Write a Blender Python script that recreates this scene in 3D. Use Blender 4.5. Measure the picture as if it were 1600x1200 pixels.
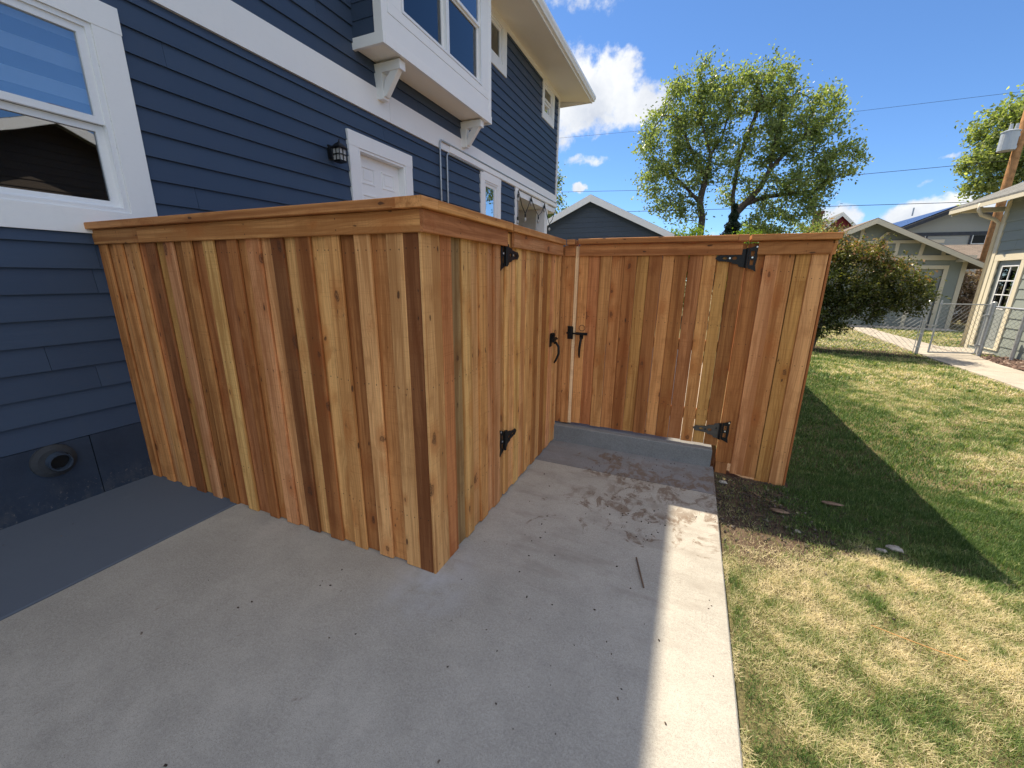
import bpy, math, random
import numpy as np
from mathutils import Matrix, Vector

# ------------------------------------------------------------------ camera
scene = bpy.context.scene
for o in list(bpy.data.objects):
    bpy.data.objects.remove(o, do_unlink=True)
COL = scene.collection
CAM_H = 1.52
cam_data = bpy.data.cameras.new("camera")
cam_data.sensor_width = 36.0
cam_data.lens = 14.1236
cam_data.clip_start = 0.05
cam_data.clip_end = 3000
cam = bpy.data.objects.new("camera", cam_data)
COL.objects.link(cam)
RT = Vector((0.91575, 0.40157, 0.01145))
DN = Vector((0.11377, -0.23189, -0.96607))
FW = Vector((-0.38529, 0.88598, -0.25804))
m = Matrix.Identity(4)
for i in range(3):
    m[i][0] = RT[i]; m[i][1] = -DN[i]; m[i][2] = -FW[i]
    m[i][3] = (0, 0, CAM_H)[i]
cam.matrix_world = m
scene.camera = cam

# ------------------------------------------------------------------ light
SUN_DX, SUN_DY = 0.478, -0.41           # travel of sunlight per metre of fall
SUN_STRENGTH = 2.9
SKY_STRENGTH = 0.10
scene.view_settings.view_transform = 'Standard'
scene.view_settings.look = 'None'
scene.view_settings.gamma = 1.0
scene.view_settings.use_curve_mapping = False
scene.view_settings.exposure = 1.50
to_sun = Vector((-SUN_DX, -SUN_DY, 1)).normalized()
SUN_EL = math.asin(to_sun.z)
SUN_AZ = math.atan2(to_sun.x, to_sun.y)   # clockwise from +Y
sd = bpy.data.lights.new("sun", 'SUN')
sd.energy = SUN_STRENGTH
sd.angle = math.radians(0.53)
sd.color = (1.0, 0.875, 0.68)
sun = bpy.data.objects.new("sun", sd)
COL.objects.link(sun)
sun.rotation_euler = (-to_sun).to_track_quat('-Z', 'Y').to_euler()
sun.location = (0, 0, 30)


# ------------------------------------------------------------------ node helper
class NT:
    def __init__(self, tree):
        self.t = tree
        tree.nodes.clear()

    def n(self, typ, *args, out=0, **kw):
        nd = self.t.nodes.new(typ)
        for k, v in kw.items():
            if k.startswith('i_'):
                self.set(nd.inputs[k[2:].replace('__', ' ')], v)
            else:
                setattr(nd, k, v)
        for i, a in enumerate(args):
            if a is not None:
                self.set(nd.inputs[i], a)
        return nd.outputs[out]

    def set(self, sock, v):
        if isinstance(v, bpy.types.NodeSocket):
            self.t.links.new(v, sock)
        else:
            if isinstance(v, (tuple, list)) and len(v) == 3 and sock.type == 'RGBA':
                v = (*v, 1)
            sock.default_value = v

    def math(self, op, a, b=0.0, c=0.0, clamp=False):
        nd = self.t.nodes.new('ShaderNodeMath')
        nd.operation = op
        nd.use_clamp = clamp
        self.set(nd.inputs[0], a); self.set(nd.inputs[1], b); self.set(nd.inputs[2], c)
        return nd.outputs[0]

    def vmath(self, op, a, b=(0, 0, 0), out=0):
        nd = self.t.nodes.new('ShaderNodeVectorMath')
        nd.operation = op
        self.set(nd.inputs[0], a)
        if op == 'SCALE':
            self.set(nd.inputs['Scale'], b)
        else:
            self.set(nd.inputs[1], b)
        return nd.outputs[out]

    def mix(self, f, a, b, blend='MIX'):
        nd = self.t.nodes.new('ShaderNodeMix')
        nd.data_type = 'RGBA'
        nd.blend_type = blend
        nd.clamp_factor = True
        self.set(nd.inputs[0], f); self.set(nd.inputs[6], a); self.set(nd.inputs[7], b)
        return nd.outputs[2]

    def ramp(self, f, stops):
        nd = self.t.nodes.new('ShaderNodeValToRGB')
        cr = nd.color_ramp
        while len(cr.elements) < len(stops):
            cr.elements.new(0.5)
        for e, (p, c) in zip(cr.elements, stops):
            e.position = p
            e.color = (*c, 1) if len(c) == 3 else c
        self.set(nd.inputs[0], f)
        return nd.outputs[0]

    def mrange(self, v, a, b, c=0.0, d=1.0, smooth=False):
        nd = self.t.nodes.new('ShaderNodeMapRange')
        if smooth:
            nd.interpolation_type = 'SMOOTHSTEP'
        for i, x in enumerate((v, a, b, c, d)):
            self.set(nd.inputs[i], x)
        return nd.outputs[0]

    def noise(self, vec, scale, detail=4, rough=0.55, dist=0.0, out=0):
        nd = self.t.nodes.new('ShaderNodeTexNoise')
        self.set(nd.inputs['Vector'], vec)
        nd.inputs['Scale'].default_value = scale
        nd.inputs['Detail'].default_value = detail
        nd.inputs['Roughness'].default_value = rough
        nd.inputs['Distortion'].default_value = dist
        return nd.outputs[out]

    def obj(self):
        return self.n('ShaderNodeTexCoord', out=3)

    def scale(self, vec, s):
        return self.vmath('MULTIPLY', vec, s)

    def bump(self, h, strength=0.3, dist=0.01):
        return self.n('ShaderNodeBump', i_Strength=strength, i_Distance=dist, i_Height=h)

    def out(self, shader):
        o = self.t.nodes.new('ShaderNodeOutputMaterial')
        self.t.links.new(shader, o.inputs[0])

    def bsdf(self, col, rough=0.7, normal=None, spec=0.3, metal=0.0):
        nd = self.t.nodes.new('ShaderNodeBsdfPrincipled')
        self.set(nd.inputs['Base Color'], col)
        self.set(nd.inputs['Roughness'], rough)
        self.set(nd.inputs['Specular IOR Level'], spec)
        self.set(nd.inputs['Metallic'], metal)
        if normal is not None:
            self.set(nd.inputs['Normal'], normal)
        return nd.outputs[0]


def mat(name):
    mt = bpy.data.materials.new(name)
    mt.use_nodes = True
    return mt, NT(mt.node_tree)


# ------------------------------------------------------------------ sky
world = bpy.data.worlds.new("World")
scene.world = world
world.use_nodes = True
wt = NT(world.node_tree)
sky = wt.t.nodes.new('ShaderNodeTexSky')
sky.sky_type = 'NISHITA'
sky.sun_disc = False
sky.sun_elevation = SUN_EL
sky.sun_rotation = SUN_AZ
sky.altitude = 1600
sky.air_density = 1.0
sky.dust_density = 0.25
sky.ozone_density = 4.0
dirv = wt.n('ShaderNodeTexCoord', out=0)
# clouds: azimuth, elevation, half widths (degrees)
CLOUDS = [(-16.2, 20.4, 4.2, 4.6, 1.25), (-12.2, 21.0, 4.2, 3.8, 1.2), (-8.6, 19.4, 3.8, 2.6, 1.05),
          (-14.5, 28.6, 5.8, 1.5, 0.55), (-14.8, 13.8, 3.2, 0.75, 0.7), (-15.6, 10.9, 1.2, 0.65, 1.0),
          (19.2, 5.8, 3.6, 2.0, 1.2), (22.6, 6.4, 3.0, 1.3, 1.1), (20.7, 11.0, 0.9, 0.35, 0.6),
          (13.2, 6.6, 2.0, 1.2, 1.0), (-17.6, 17.0, 2.2, 2.4, 0.8), (19.8, 9.1, 0.7, 0.35, 0.3),
          (4, 5.2, 4, 0.7, 0.5)]
warp = wt.vmath('SUBTRACT', wt.noise(dirv, 9, 6, 0.6, out=1), (0.5, 0.5, 0.5))
wdir = wt.vmath('ADD', dirv, wt.vmath('SCALE', warp, 0.075))
fine = wt.noise(dirv, 26, 8, 0.62)
total = None
under = None
for az, el, w, h, amp in CLOUDS:
    a, e = math.radians(az), math.radians(el)
    c = (math.sin(a) * math.cos(e), math.cos(a) * math.cos(e), math.sin(e))
    r = (math.cos(a), -math.sin(a), 0)
    u = (-math.sin(a) * math.sin(e), -math.cos(a) * math.sin(e), math.cos(e))
    d = wt.vmath('SUBTRACT', wdir, c)
    x = wt.math('DIVIDE', wt.vmath('DOT_PRODUCT', d, r, out=1), math.radians(w))
    y = wt.math('DIVIDE', wt.vmath('DOT_PRODUCT', d, u, out=1), math.radians(h))
    # flatter below, puffier above
    q = wt.math('ADD', wt.math('MULTIPLY', x, x), wt.math('MULTIPLY', y, y))
    v = wt.math('SUBTRACT', 1.25, q)
    v = wt.math('MULTIPLY', wt.math('MAXIMUM', v, 0.0), amp)
    # behind-camera guard: the dot with the centre must be positive
    front = wt.math('GREATER_THAN', wt.vmath('DOT_PRODUCT', wdir, c, out=1), 0.5)
    v = wt.math('MULTIPLY', v, front)
    if total is None:
        total = v; under = wt.math('MULTIPLY', v, y)
    else:
        total = wt.math('MAXIMUM', total, v); under = wt.math('ADD', under, wt.math('MULTIPLY', v, y))
dens = wt.math('ADD', total, wt.math('MULTIPLY', wt.math('SUBTRACT', fine, 0.56), 2.3))
gate = wt.mrange(total, 0.0, 0.25)
cover = wt.math('MULTIPLY', wt.mrange(dens, 0.15, 0.95, 0, 1, True), gate)
# the rest of the dome: a broken cumulus field, added out of view to lift the shade
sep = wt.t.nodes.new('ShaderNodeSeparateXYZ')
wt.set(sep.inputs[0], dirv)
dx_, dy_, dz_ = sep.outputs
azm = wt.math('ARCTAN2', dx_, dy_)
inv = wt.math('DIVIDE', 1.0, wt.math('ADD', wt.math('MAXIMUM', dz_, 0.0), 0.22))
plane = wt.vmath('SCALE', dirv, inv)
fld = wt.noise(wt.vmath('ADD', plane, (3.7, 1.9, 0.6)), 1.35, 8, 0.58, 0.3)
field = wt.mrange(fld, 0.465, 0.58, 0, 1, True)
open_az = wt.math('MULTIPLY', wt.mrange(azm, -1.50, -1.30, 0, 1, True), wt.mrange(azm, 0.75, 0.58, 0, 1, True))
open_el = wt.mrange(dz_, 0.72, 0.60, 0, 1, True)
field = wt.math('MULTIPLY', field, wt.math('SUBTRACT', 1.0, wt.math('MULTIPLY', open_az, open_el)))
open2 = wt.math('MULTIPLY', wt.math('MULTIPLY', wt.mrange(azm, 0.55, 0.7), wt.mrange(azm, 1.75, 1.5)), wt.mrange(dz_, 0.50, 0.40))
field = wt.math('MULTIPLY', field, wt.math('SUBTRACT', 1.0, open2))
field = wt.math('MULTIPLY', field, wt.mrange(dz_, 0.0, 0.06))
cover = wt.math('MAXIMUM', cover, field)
# body shade: brighter at the edges towards the top, greyer inside and below
body = wt.math('ADD', wt.math('MULTIPLY', wt.noise(wdir, 14, 6, 0.6), 0.9), wt.math('MULTIPLY', under, 0.12))
ccol = wt.mix(wt.mrange(body, 0.2, 0.75), (2.45, 2.6, 2.9), (4.2, 4.2, 4.1))
tint = wt.mix(1.0, sky.outputs[0], (0.425, 0.54, 0.64), blend='MULTIPLY')
# the added field is front lit and brightened beyond the clouds in view, as fill
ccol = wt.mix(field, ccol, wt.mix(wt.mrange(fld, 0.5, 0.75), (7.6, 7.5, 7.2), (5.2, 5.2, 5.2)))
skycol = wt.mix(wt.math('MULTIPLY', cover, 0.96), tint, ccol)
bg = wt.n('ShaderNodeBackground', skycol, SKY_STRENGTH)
wo = wt.t.nodes.new('ShaderNodeOutputWorld')
wt.t.links.new(bg, wo.inputs[0])

# ------------------------------------------------------------------ mesh helper
WLOC = {}


def wloc(o):
    return WLOC.get(o, (0.0, 0.0, 0.0)) if o is not None else (0.0, 0.0, 0.0)


def tag(o, label=None, cat=None, group=None, kind=None):
    if label: o['label'] = label
    if cat: o['category'] = cat
    if group: o['group'] = group
    if kind: o['kind'] = kind
    return o


def thing(name, label, cat, loc=(0, 0, 0), group=None):
    o = bpy.data.objects.new(name, None)
    o.empty_display_size = 0.1
    o.location = loc
    COL.objects.link(o)
    WLOC[o] = tuple(loc)
    return tag(o, label, cat, group)


class MB:
    def __init__(self):
        self.v = []; self.f = []; self.mi = []; self.cur = 0

    def add(self, vs, fs):
        b = len(self.v)
        self.v.extend([tuple(p) for p in vs])
        for f in fs:
            self.f.append([b + i for i in f]); self.mi.append(self.cur)
        return self

    def box(self, x0, x1, y0, y1, z0, z1):
        x0, x1 = min(x0, x1), max(x0, x1); y0, y1 = min(y0, y1), max(y0, y1); z0, z1 = min(z0, z1), max(z0, z1)
        v = [(x, y, z) for x in (x0, x1) for y in (y0, y1) for z in (z0, z1)]
        return self.add(v, [(0, 1, 3, 2), (4, 6, 7, 5), (0, 4, 5, 1), (2, 3, 7, 6), (0, 2, 6, 4), (1, 5, 7, 3)])

    def prism(self, poly, a, b, axis):
        """poly: 2-D points in the two other axes (x,y,z order kept), extruded a..b along axis"""
        def p3(p, t):
            if axis == 'x': return (t, p[0], p[1])
            if axis == 'y': return (p[0], t, p[1])
            return (p[0], p[1], t)
        n = len(poly)
        v = [p3(p, a) for p in poly] + [p3(p, b) for p in poly]
        f = [list(range(n)), list(range(2 * n - 1, n - 1, -1))]
        f += [(i, i + n, (i + 1) % n + n, (i + 1) % n) for i in range(n)]
        return self.add(v, f)

    def tube(self, pts, rad, n=6, cap=True):
        pts = [Vector(p) for p in pts]
        if not isinstance(rad, (list, tuple)): rad = [rad] * len(pts)
        rings = []
        b = len(self.v)
        up = Vector((0, 0, 1))
        d0 = (pts[1] - pts[0]).normalized()
        s = d0.cross(up)
        if s.length < 0.1: s = d0.cross(Vector((1, 0, 0)))
        s.normalize()
        for i, p in enumerate(pts):
            d = (pts[min(i + 1, len(pts) - 1)] - pts[max(i - 1, 0)]).normalized()
            s = (s - d * s.dot(d)).normalized()
            t = d.cross(s)
            for k in range(n):
                a = 2 * math.pi * k / n
                self.v.append(tuple(p + (s * math.cos(a) + t * math.sin(a)) * rad[i]))
        for i in range(len(pts) - 1):
            for k in range(n):
                k2 = (k + 1) % n
                self.f.append([b + i * n + k, b + i * n + k2, b + (i + 1) * n + k2, b + (i + 1) * n + k]); self.mi.append(self.cur)
        if cap:
            self.f.append([b + k for k in range(n)][::-1]); self.mi.append(self.cur)
            e = b + (len(pts) - 1) * n
            self.f.append([e + k for k in range(n)]); self.mi.append(self.cur)
        return self

    def build(self, name, mats, parent=None, loc=None, smooth=False, kind=None, label=None, cat=None, group=None, color=None, fix=True):
        me = bpy.data.meshes.new(name)
        off = wloc(parent) if loc is None else loc
        me.from_pydata([(x - off[0], y - off[1], z - off[2]) for x, y, z in self.v], [], self.f)
        if not isinstance(mats, (list, tuple)): mats = [mats]
        for mt in mats: me.materials.append(mt)
        if len(mats) > 1: me.polygons.foreach_set('material_index', self.mi)
        if fix:
            import bmesh
            bm = bmesh.new(); bm.from_mesh(me)
            bmesh.ops.recalc_face_normals(bm, faces=bm.faces)
            bm.to_mesh(me); bm.free()
        if smooth:
            me.polygons.foreach_set('use_smooth', [True] * len(me.polygons))
        me.update()
        o = bpy.data.objects.new(name, me)
        COL.objects.link(o)
        if parent is not None:
            o.parent = parent
            pw = wloc(parent)
            if loc is not None:
                o.location = (loc[0] - pw[0], loc[1] - pw[1], loc[2] - pw[2])
        elif loc is not None:
            o.location = loc
        WLOC[o] = tuple(off)
        if color is not None: o.color = (*color, 1)
        tag(o, label, cat, group, kind)
        return o


def fast_mesh(name, verts, faces_flat, sizes, mt, tone=None, parent=None, kind=None, label=None, cat=None, smooth=False):
    """numpy mesh: verts (n,3), faces_flat indices, sizes per face, tone per face"""
    me = bpy.data.meshes.new(name)
    me.vertices.add(len(verts))
    me.vertices.foreach_set('co', np.asarray(verts, dtype=np.float32).ravel())
    me.loops.add(len(faces_flat))
    me.loops.foreach_set('vertex_index', np.asarray(faces_flat, dtype=np.int32))
    me.polygons.add(len(sizes))
    st = np.zeros(len(sizes), dtype=np.int32)
    st[1:] = np.cumsum(sizes)[:-1]
    me.polygons.foreach_set('loop_start', st)
    me.polygons.foreach_set('loop_total', np.asarray(sizes, dtype=np.int32))
    if tone is not None:
        at = me.attributes.new('tone', 'FLOAT', 'FACE')
        at.data.foreach_set('value', np.asarray(tone, dtype=np.float32))
    me.materials.append(mt)
    me.update(calc_edges=True)
    me.validate()
    o = bpy.data.objects.new(name, me)
    COL.objects.link(o)
    if parent is not None:
        o.parent = parent
        pw = wloc(parent)
        o.matrix_parent_inverse = Matrix.Translation((-pw[0], -pw[1], -pw[2]))
    tag(o, label, cat, None, kind)
    return o


rng = np.random.default_rng(7)
random.seed(11)


def vnoise(x, y, scale, seed=0):
    """smooth value noise on arrays, 0..1"""
    r = np.random.default_rng(seed)
    g = r.random((64, 64))
    x = np.asarray(x) * scale + 100; y = np.asarray(y) * scale + 100
    xi = np.floor(x).astype(int); yi = np.floor(y).astype(int)
    fx = x - xi; fy = y - yi
    fx = fx * fx * (3 - 2 * fx); fy = fy * fy * (3 - 2 * fy)
    a = g[xi % 64, yi % 64]; b = g[(xi + 1) % 64, yi % 64]; c = g[xi % 64, (yi + 1) % 64]; d = g[(xi + 1) % 64, (yi + 1) % 64]
    return (a * (1 - fx) + b * fx) * (1 - fy) + (c * (1 - fx) + d * fx) * fy


GZ_Y = [-60, 2.3, 3.1, 9.0, 24.0, 400]
GZ_Z = [-0.024, -0.024, -0.075, -0.075, -0.345, -0.345]


def gz(y):
    """lawn level: a little below the slab, falling gently away"""
    return float(np.interp(y, GZ_Y, GZ_Z))


# ------------------------------------------------------------------ materials
def m_cedar():
    mt, t = mat('cedar')
    info = t.t.nodes.new('ShaderNodeObjectInfo')
    col, rnd = info.outputs['Color'], info.outputs['Random']
    co = t.obj()
    off = t.vmath('SCALE', (17.3, 31.7, 53.1), rnd)
    p = t.vmath('ADD', co, off)
    warp = t.vmath('SUBTRACT', t.noise(p, 26, 3, 0.6, out=1), (0.5, 0.5, 0.5))

    def knots(sc, wamt, thr, r_in, r_halo):
        kn = t.t.nodes.new('ShaderNodeTexVoronoi')
        t.set(kn.inputs['Vector'], t.vmath('ADD', t.scale(p, sc), t.vmath('SCALE', warp, wamt)))
        kn.inputs['Scale'].default_value = 1.0
        sc_ = t.t.nodes.new('ShaderNodeSeparateColor')
        t.set(sc_.inputs[0], kn.outputs['Color'])
        sel = t.math('GREATER_THAN', sc_.outputs[0], thr)
        d = t.math('DIVIDE', kn.outputs['Distance'], t.math('ADD', t.math('MULTIPLY', sc_.outputs[1], 0.95), 0.35))
        return (t.math('MULTIPLY', t.mrange(d, r_in, r_in * 0.6, 0, 1, True), sel), t.math('MULTIPLY', t.mrange(d, r_halo, r_in * 0.7, 0, 1, True), sel), d)
    knot, halo, kd = knots((8.5, 8.5, 4.3), 0.24, 0.44, 0.17, 0.55)
    pin, pinh, _d = knots((24, 24, 9), 0.3, 0.80, 0.17, 0.5)
    eye = t.math('MULTIPLY', knot, t.mrange(t.math('SINE', t.math('MULTIPLY', kd, 130.0)), -0.2, 0.6, 0.55, 1.0))
    # growth rings cut lengthways: bands across the board, stretched along it and bent round knots
    wob = t.noise(t.scale(p, (3.0, 3.0, 0.55)), 1.0, 3, 0.5)
    sx = t.n('ShaderNodeSeparateXYZ', p)
    ring = t.math('ADD', t.math('MULTIPLY', sx, 48.0), t.math('MULTIPLY', wob, 20.0))
    ring = t.math('ADD', ring, t.math('MULTIPLY', halo, 3.6))
    band = t.math('ABSOLUTE', t.math('SUBTRACT', t.math('FRACT', ring), 0.5))
    fine = t.noise(t.scale(p, (150, 150, 3.0)), 1.0, 4, 0.6)
    broad = t.noise(t.scale(p, (17, 17, 0.6)), 1.0, 3, 0.5, 0.6)
    blot = t.noise(t.scale(p, (9, 9, 5)), 1.0, 5, 0.6)
    saw = t.noise(t.scale(p, (4, 4, 210)), 1.0, 2, 0.5)
    dark = t.mix(1.0, col, (0.56, 0.44, 0.34), blend='MULTIPLY')
    lite = t.mix(1.0, col, (1.24, 1.28, 1.28), blend='MULTIPLY')
    c = t.mix(t.mrange(band, 0.22, 0.0, 0, 0.40), col, dark)
    c = t.mix(t.mrange(broad, 0.52, 0.57, 0, 0.70), c, lite)
    c = t.mix(t.mrange(broad, 0.46, 0.40, 0, 0.60), c, dark)
    streak = t.noise(t.scale(p, (42, 42, 0.9)), 1.0, 4, 0.62)
    c = t.mix(t.mrange(streak, 0.52, 0.70, 0, 0.60), c, dark)
    c = t.mix(t.mrange(fine, 0.48, 0.70, 0, 0.50), c, dark)
    c = t.mix(t.mrange(blot, 0.54, 0.72, 0, 0.60), c, dark)
    c = t.mix(t.mrange(saw, 0.56, 0.72, 0, 0.30), c, dark)
    c = t.mix(t.math('MULTIPLY', halo, 0.60), c, t.mix(1.0, col, (0.72, 0.50, 0.36), blend='MULTIPLY'))
    c = t.mix(t.math('MULTIPLY', eye, 0.86), c, (0.085, 0.036, 0.018))
    c = t.mix(t.math('MULTIPLY', pinh, 0.25), c, dark)
    c = t.mix(t.math('MULTIPLY', pin, 0.85), c, (0.07, 0.030, 0.016))
    # nail heads: two rust specks at each rail
    sz = t.t.nodes.new('ShaderNodeSeparateXYZ')
    t.set(sz.inputs[0], co)
    nx = t.math('SUBTRACT', t.math('ABSOLUTE', sz.outputs[0]), 0.024)
    for nz in (0.305, 0.995, 1.625):
        dz = t.math('SUBTRACT', t.math('SUBTRACT', sz.outputs[2], nz), t.math('MULTIPLY', t.math('SUBTRACT', rnd, 0.5), 0.03))
        dd = t.math('SQRT', t.math('ADD', t.math('MULTIPLY', nx, nx), t.math('MULTIPLY', dz, dz)))
        c = t.mix(t.mrange(dd, 0.0045, 0.0022, 0, 0.85), c, (0.045, 0.028, 0.02))
    pit = t.noise(t.scale(p, (42, 42, 18)), 1.0, 2, 0.5)
    c = t.mix(t.mrange(pit, 0.74, 0.78, 0, 0.7), c, (0.07, 0.035, 0.02))
    h = t.math('ADD', t.math('MULTIPLY', fine, 0.6), t.math('MULTIPLY', saw, 0.35))
    h = t.math('ADD', h, t.math('MULTIPLY', band, 0.3))
    t.out(t.bsdf(c, 0.72, t.bump(h, 0.30, 0.003), 0.25))
    return mt


def m_paint(name, col, rough=0.55, grain=0.15, var=0.10, dirt=0.12, axis=(60, 2.0, 60)):
    """painted boards: embossed wood grain along local y, faint dirt and fade"""
    mt, t = mat(name)
    co = t.obj()
    rnd = t.n('ShaderNodeObjectInfo', out=5)
    p = t.vmath('ADD', co, t.vmath('SCALE', (9.1, 13.3, 5.7), rnd))
    g = t.noise(t.scale(p, axis), 1.0, 5, 0.6, 0.4)
    big = t.noise(p, 0.8, 4, 0.6)
    fine = t.noise(p, 24, 5, 0.65)
    c = t.mix(t.mrange(big, 0.35, 0.7, 0, 1), col, tuple(min(1, x * (1 + var)) for x in col))
    c = t.mix(t.mrange(fine, 0.55, 0.8, 0, dirt), c, tuple(x * 0.45 for x in col))
    c = t.mix(t.mrange(g, 0.6, 0.8, 0, dirt), c, tuple(x * 0.6 for x in col))
    c = t.mix(1.0, c, t.mix(rnd, (0.93, 0.93, 0.94), (1.05, 1.05, 1.04)), blend='MULTIPLY')
    st = t.noise(t.scale(p, (3, 5.0, 0.9)), 1.0, 5, 0.65)
    c = t.mix(t.mrange(st, 0.56, 0.78, 0, dirt * 1.5), c, tuple(0.5 * x + 0.06 for x in col))
    wav = t.math('ADD', t.math('MULTIPLY', g, 1.0), t.math('MULTIPLY', t.noise(t.scale(p, (2, 1.3, 2)), 1.0, 2), 3.0))
    t.out(t.bsdf(c, t.mrange(big, 0.3, 0.7, rough - 0.06, rough + 0.08), t.bump(wav, grain, 0.004), 0.35))
    return mt


def m_concrete(name, base=(0.40, 0.38, 0.345), mud=False, painted=None):
    mt, t = mat(name)
    co = t.obj()
    n1 = t.noise(co, 1.1, 5, 0.62)
    n2 = t.noise(co, 7.0, 6, 0.65)
    n3 = t.noise(co, 110, 4, 0.7)
    n4 = t.noise(co, 330, 2, 0.6)
    broom = t.noise(t.scale(co, (240, 14, 40)), 1.0, 3, 0.6)
    c = t.mix(t.mrange(n1, 0.32, 0.68), tuple(x * 0.70 for x in base), tuple(x * 1.10 for x in base))
    c = t.mix(t.mrange(n2, 0.40, 0.70, 0, 0.60), c, tuple(x * 0.66 for x in base))
    c = t.mix(t.mrange(n3, 0.38, 0.64, 0, 0.55), c, tuple(x * 1.26 for x in base))
    n6 = t.noise(co, 2.6, 7, 0.62, 1.6)
    c = t.mix(t.mrange(n6, 0.46, 0.66, 0, 0.24), c, tuple(x * 0.66 for x in base))
    n7 = t.noise(t.scale(co, (1.0, 1.6, 1)), 4.3, 6, 0.7, 2.2)
    c = t.mix(t.mrange(n7, 0.56, 0.72, 0, 0.20), c, tuple(min(1, x * 1.35) for x in base))
    c = t.mix(t.mrange(n4, 0.52, 0.68, 0, 0.75), c, tuple(x * 0.45 for x in base))
    n5 = t.noise(co, 46, 5, 0.75)
    c = t.mix(t.mrange(n5, 0.52, 0.68, 0, 0.35), c, tuple(x * 0.55 for x in base))
    vor = t.t.nodes.new('ShaderNodeTexVoronoi')
    vor.inputs['Scale'].default_value = 34
    t.set(vor.inputs['Vector'], co)
    sp = t.math('LESS_THAN', vor.outputs['Distance'], 0.045)
    c = t.mix(t.math('MULTIPLY', sp, 0.8), c, (0.07, 0.06, 0.05))
    # pale cement smears
    sm = t.noise(t.scale(co, (2.4, 3.6, 1)), 1.0, 7, 0.68)
    c = t.mix(t.mrange(sm, 0.66, 0.76, 0, 0.5), c, (0.50, 0.50, 0.50))
    if mud:
        ds = t.vmath('DISTANCE', t.scale(co, (1, 0.8, 0)), (-1.08, 1.16, 0), out=1)
        du = t.math('MULTIPLY', t.mrange(ds, 0.34, 0.02, 0, 0.75, True), t.mrange(n2, 0.36, 0.60))
        c = t.mix(du, c, (0.50, 0.50, 0.51))
    if painted is not None:
        c = t.mix(0.90, c, painted)
    if mud:
        s = t.n('ShaderNodeSeparateXYZ', co); sy = t.n('ShaderNodeSeparateXYZ', co, out=1)
        mk = t.noise(t.scale(co, (7.5, 6.0, 1)), 1.0, 8, 0.70, 0.8)
        mk2 = t.noise(t.scale(co, (17, 9, 1)), 1.0, 5, 0.6, 0.5)
        sel = t.noise(t.scale(co, (1.6, 1.6, 1)), 1.0, 2, 0.5)
        # muddy footprints lie where the path meets the gate
        inx = t.mrange(s, -1.05, -0.40, 0, 1, True)
        iny = t.math('MULTIPLY', t.mrange(sy, 1.75, 2.7, 0, 1, True), t.mrange(sy, 3.6, 3.25, 0.2, 1, True))
        w = t.math('MULTIPLY', inx, iny)
        lvl = t.math('ADD', mk, t.math('MULTIPLY', t.math('SUBTRACT', w, 1.0), 0.20))
        blot = t.mrange(lvl, 0.465, 0.51, 0, 1)
        blot = t.math('MULTIPLY', blot, t.mrange(mk2, 0.36, 0.52))
        blot = t.math('MULTIPLY', blot, t.mrange(sel, 0.34, 0.46))
        c = t.mix(t.math('MULTIPLY', blot, t.mrange(n3, 0.30, 0.62, 0.45, 0.90)), c, (0.150, 0.098, 0.064))
        dust = t.math('MULTIPLY', t.mrange(t.noise(t.scale(co, (2.2, 7, 1)), 1.0, 6, 0.7), 0.50, 0.72), t.mrange(sy, 1.2, 1.9, 0, 0.60, True))
        c = t.mix(t.math('MULTIPLY', dust, t.mrange(n3, 0.3, 0.6)), c, (0.16, 0.125, 0.095))
    h = t.math('ADD', t.math('MULTIPLY', n3, 0.7), t.math('MULTIPLY', broom, 0.4))
    t.out(t.bsdf(c, 0.85, t.bump(h, 0.35, 0.003), 0.22))
    return mt


def m_simple(name, col, rough=0.6, spec=0.3, metal=0.0, var=0.25, scale=8.0, bump=0.1, bscale=60):
    mt, t = mat(name)
    co = t.obj()
    n = t.noise(co, scale, 5, 0.6)
    c = t.mix(t.mrange(n, 0.3, 0.7), tuple(x * (1 - var) for x in col), tuple(min(1, x * (1 + var)) for x in col))
    t.out(t.bsdf(c, rough, t.bump(t.noise(co, bscale, 3), bump, 0.004), spec, metal))
    return mt


def m_glass(name, refl=0.32, tint=(0.55, 0.58, 0.60)):
    mt, t = mat(name)
    fr = t.n('ShaderNodeFresnel', 1.5)
    f = t.math('ADD', t.math('MULTIPLY', fr, 1.2), refl, clamp=True)
    wv = t.noise(t.obj(), 1.6, 2)
    gl = t.n('ShaderNodeBsdfGlossy', i_Color=(0.92, 0.96, 1.0), i_Roughness=0.012, i_Normal=t.bump(wv, 0.02, 0.02))
    tr = t.n('ShaderNodeBsdfTransparent', tint)
    t.out(t.n('ShaderNodeMixShader', f, tr, gl))
    return mt


def m_leaf(name, stops, rough=0.5, trans=0.35):
    mt, t = mat(name)
    a = t.n('ShaderNodeAttribute', attribute_name='tone', out=2)
    c = t.ramp(a, stops)
    d = t.bsdf(c, rough, None, 0.35)
    tr = t.n('ShaderNodeBsdfTranslucent', t.mix(1.0, c, (1.25, 1.35, 0.55), blend='MULTIPLY'))
    t.out(t.n('ShaderNodeMixShader', trans, d, tr))
    return mt


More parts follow.
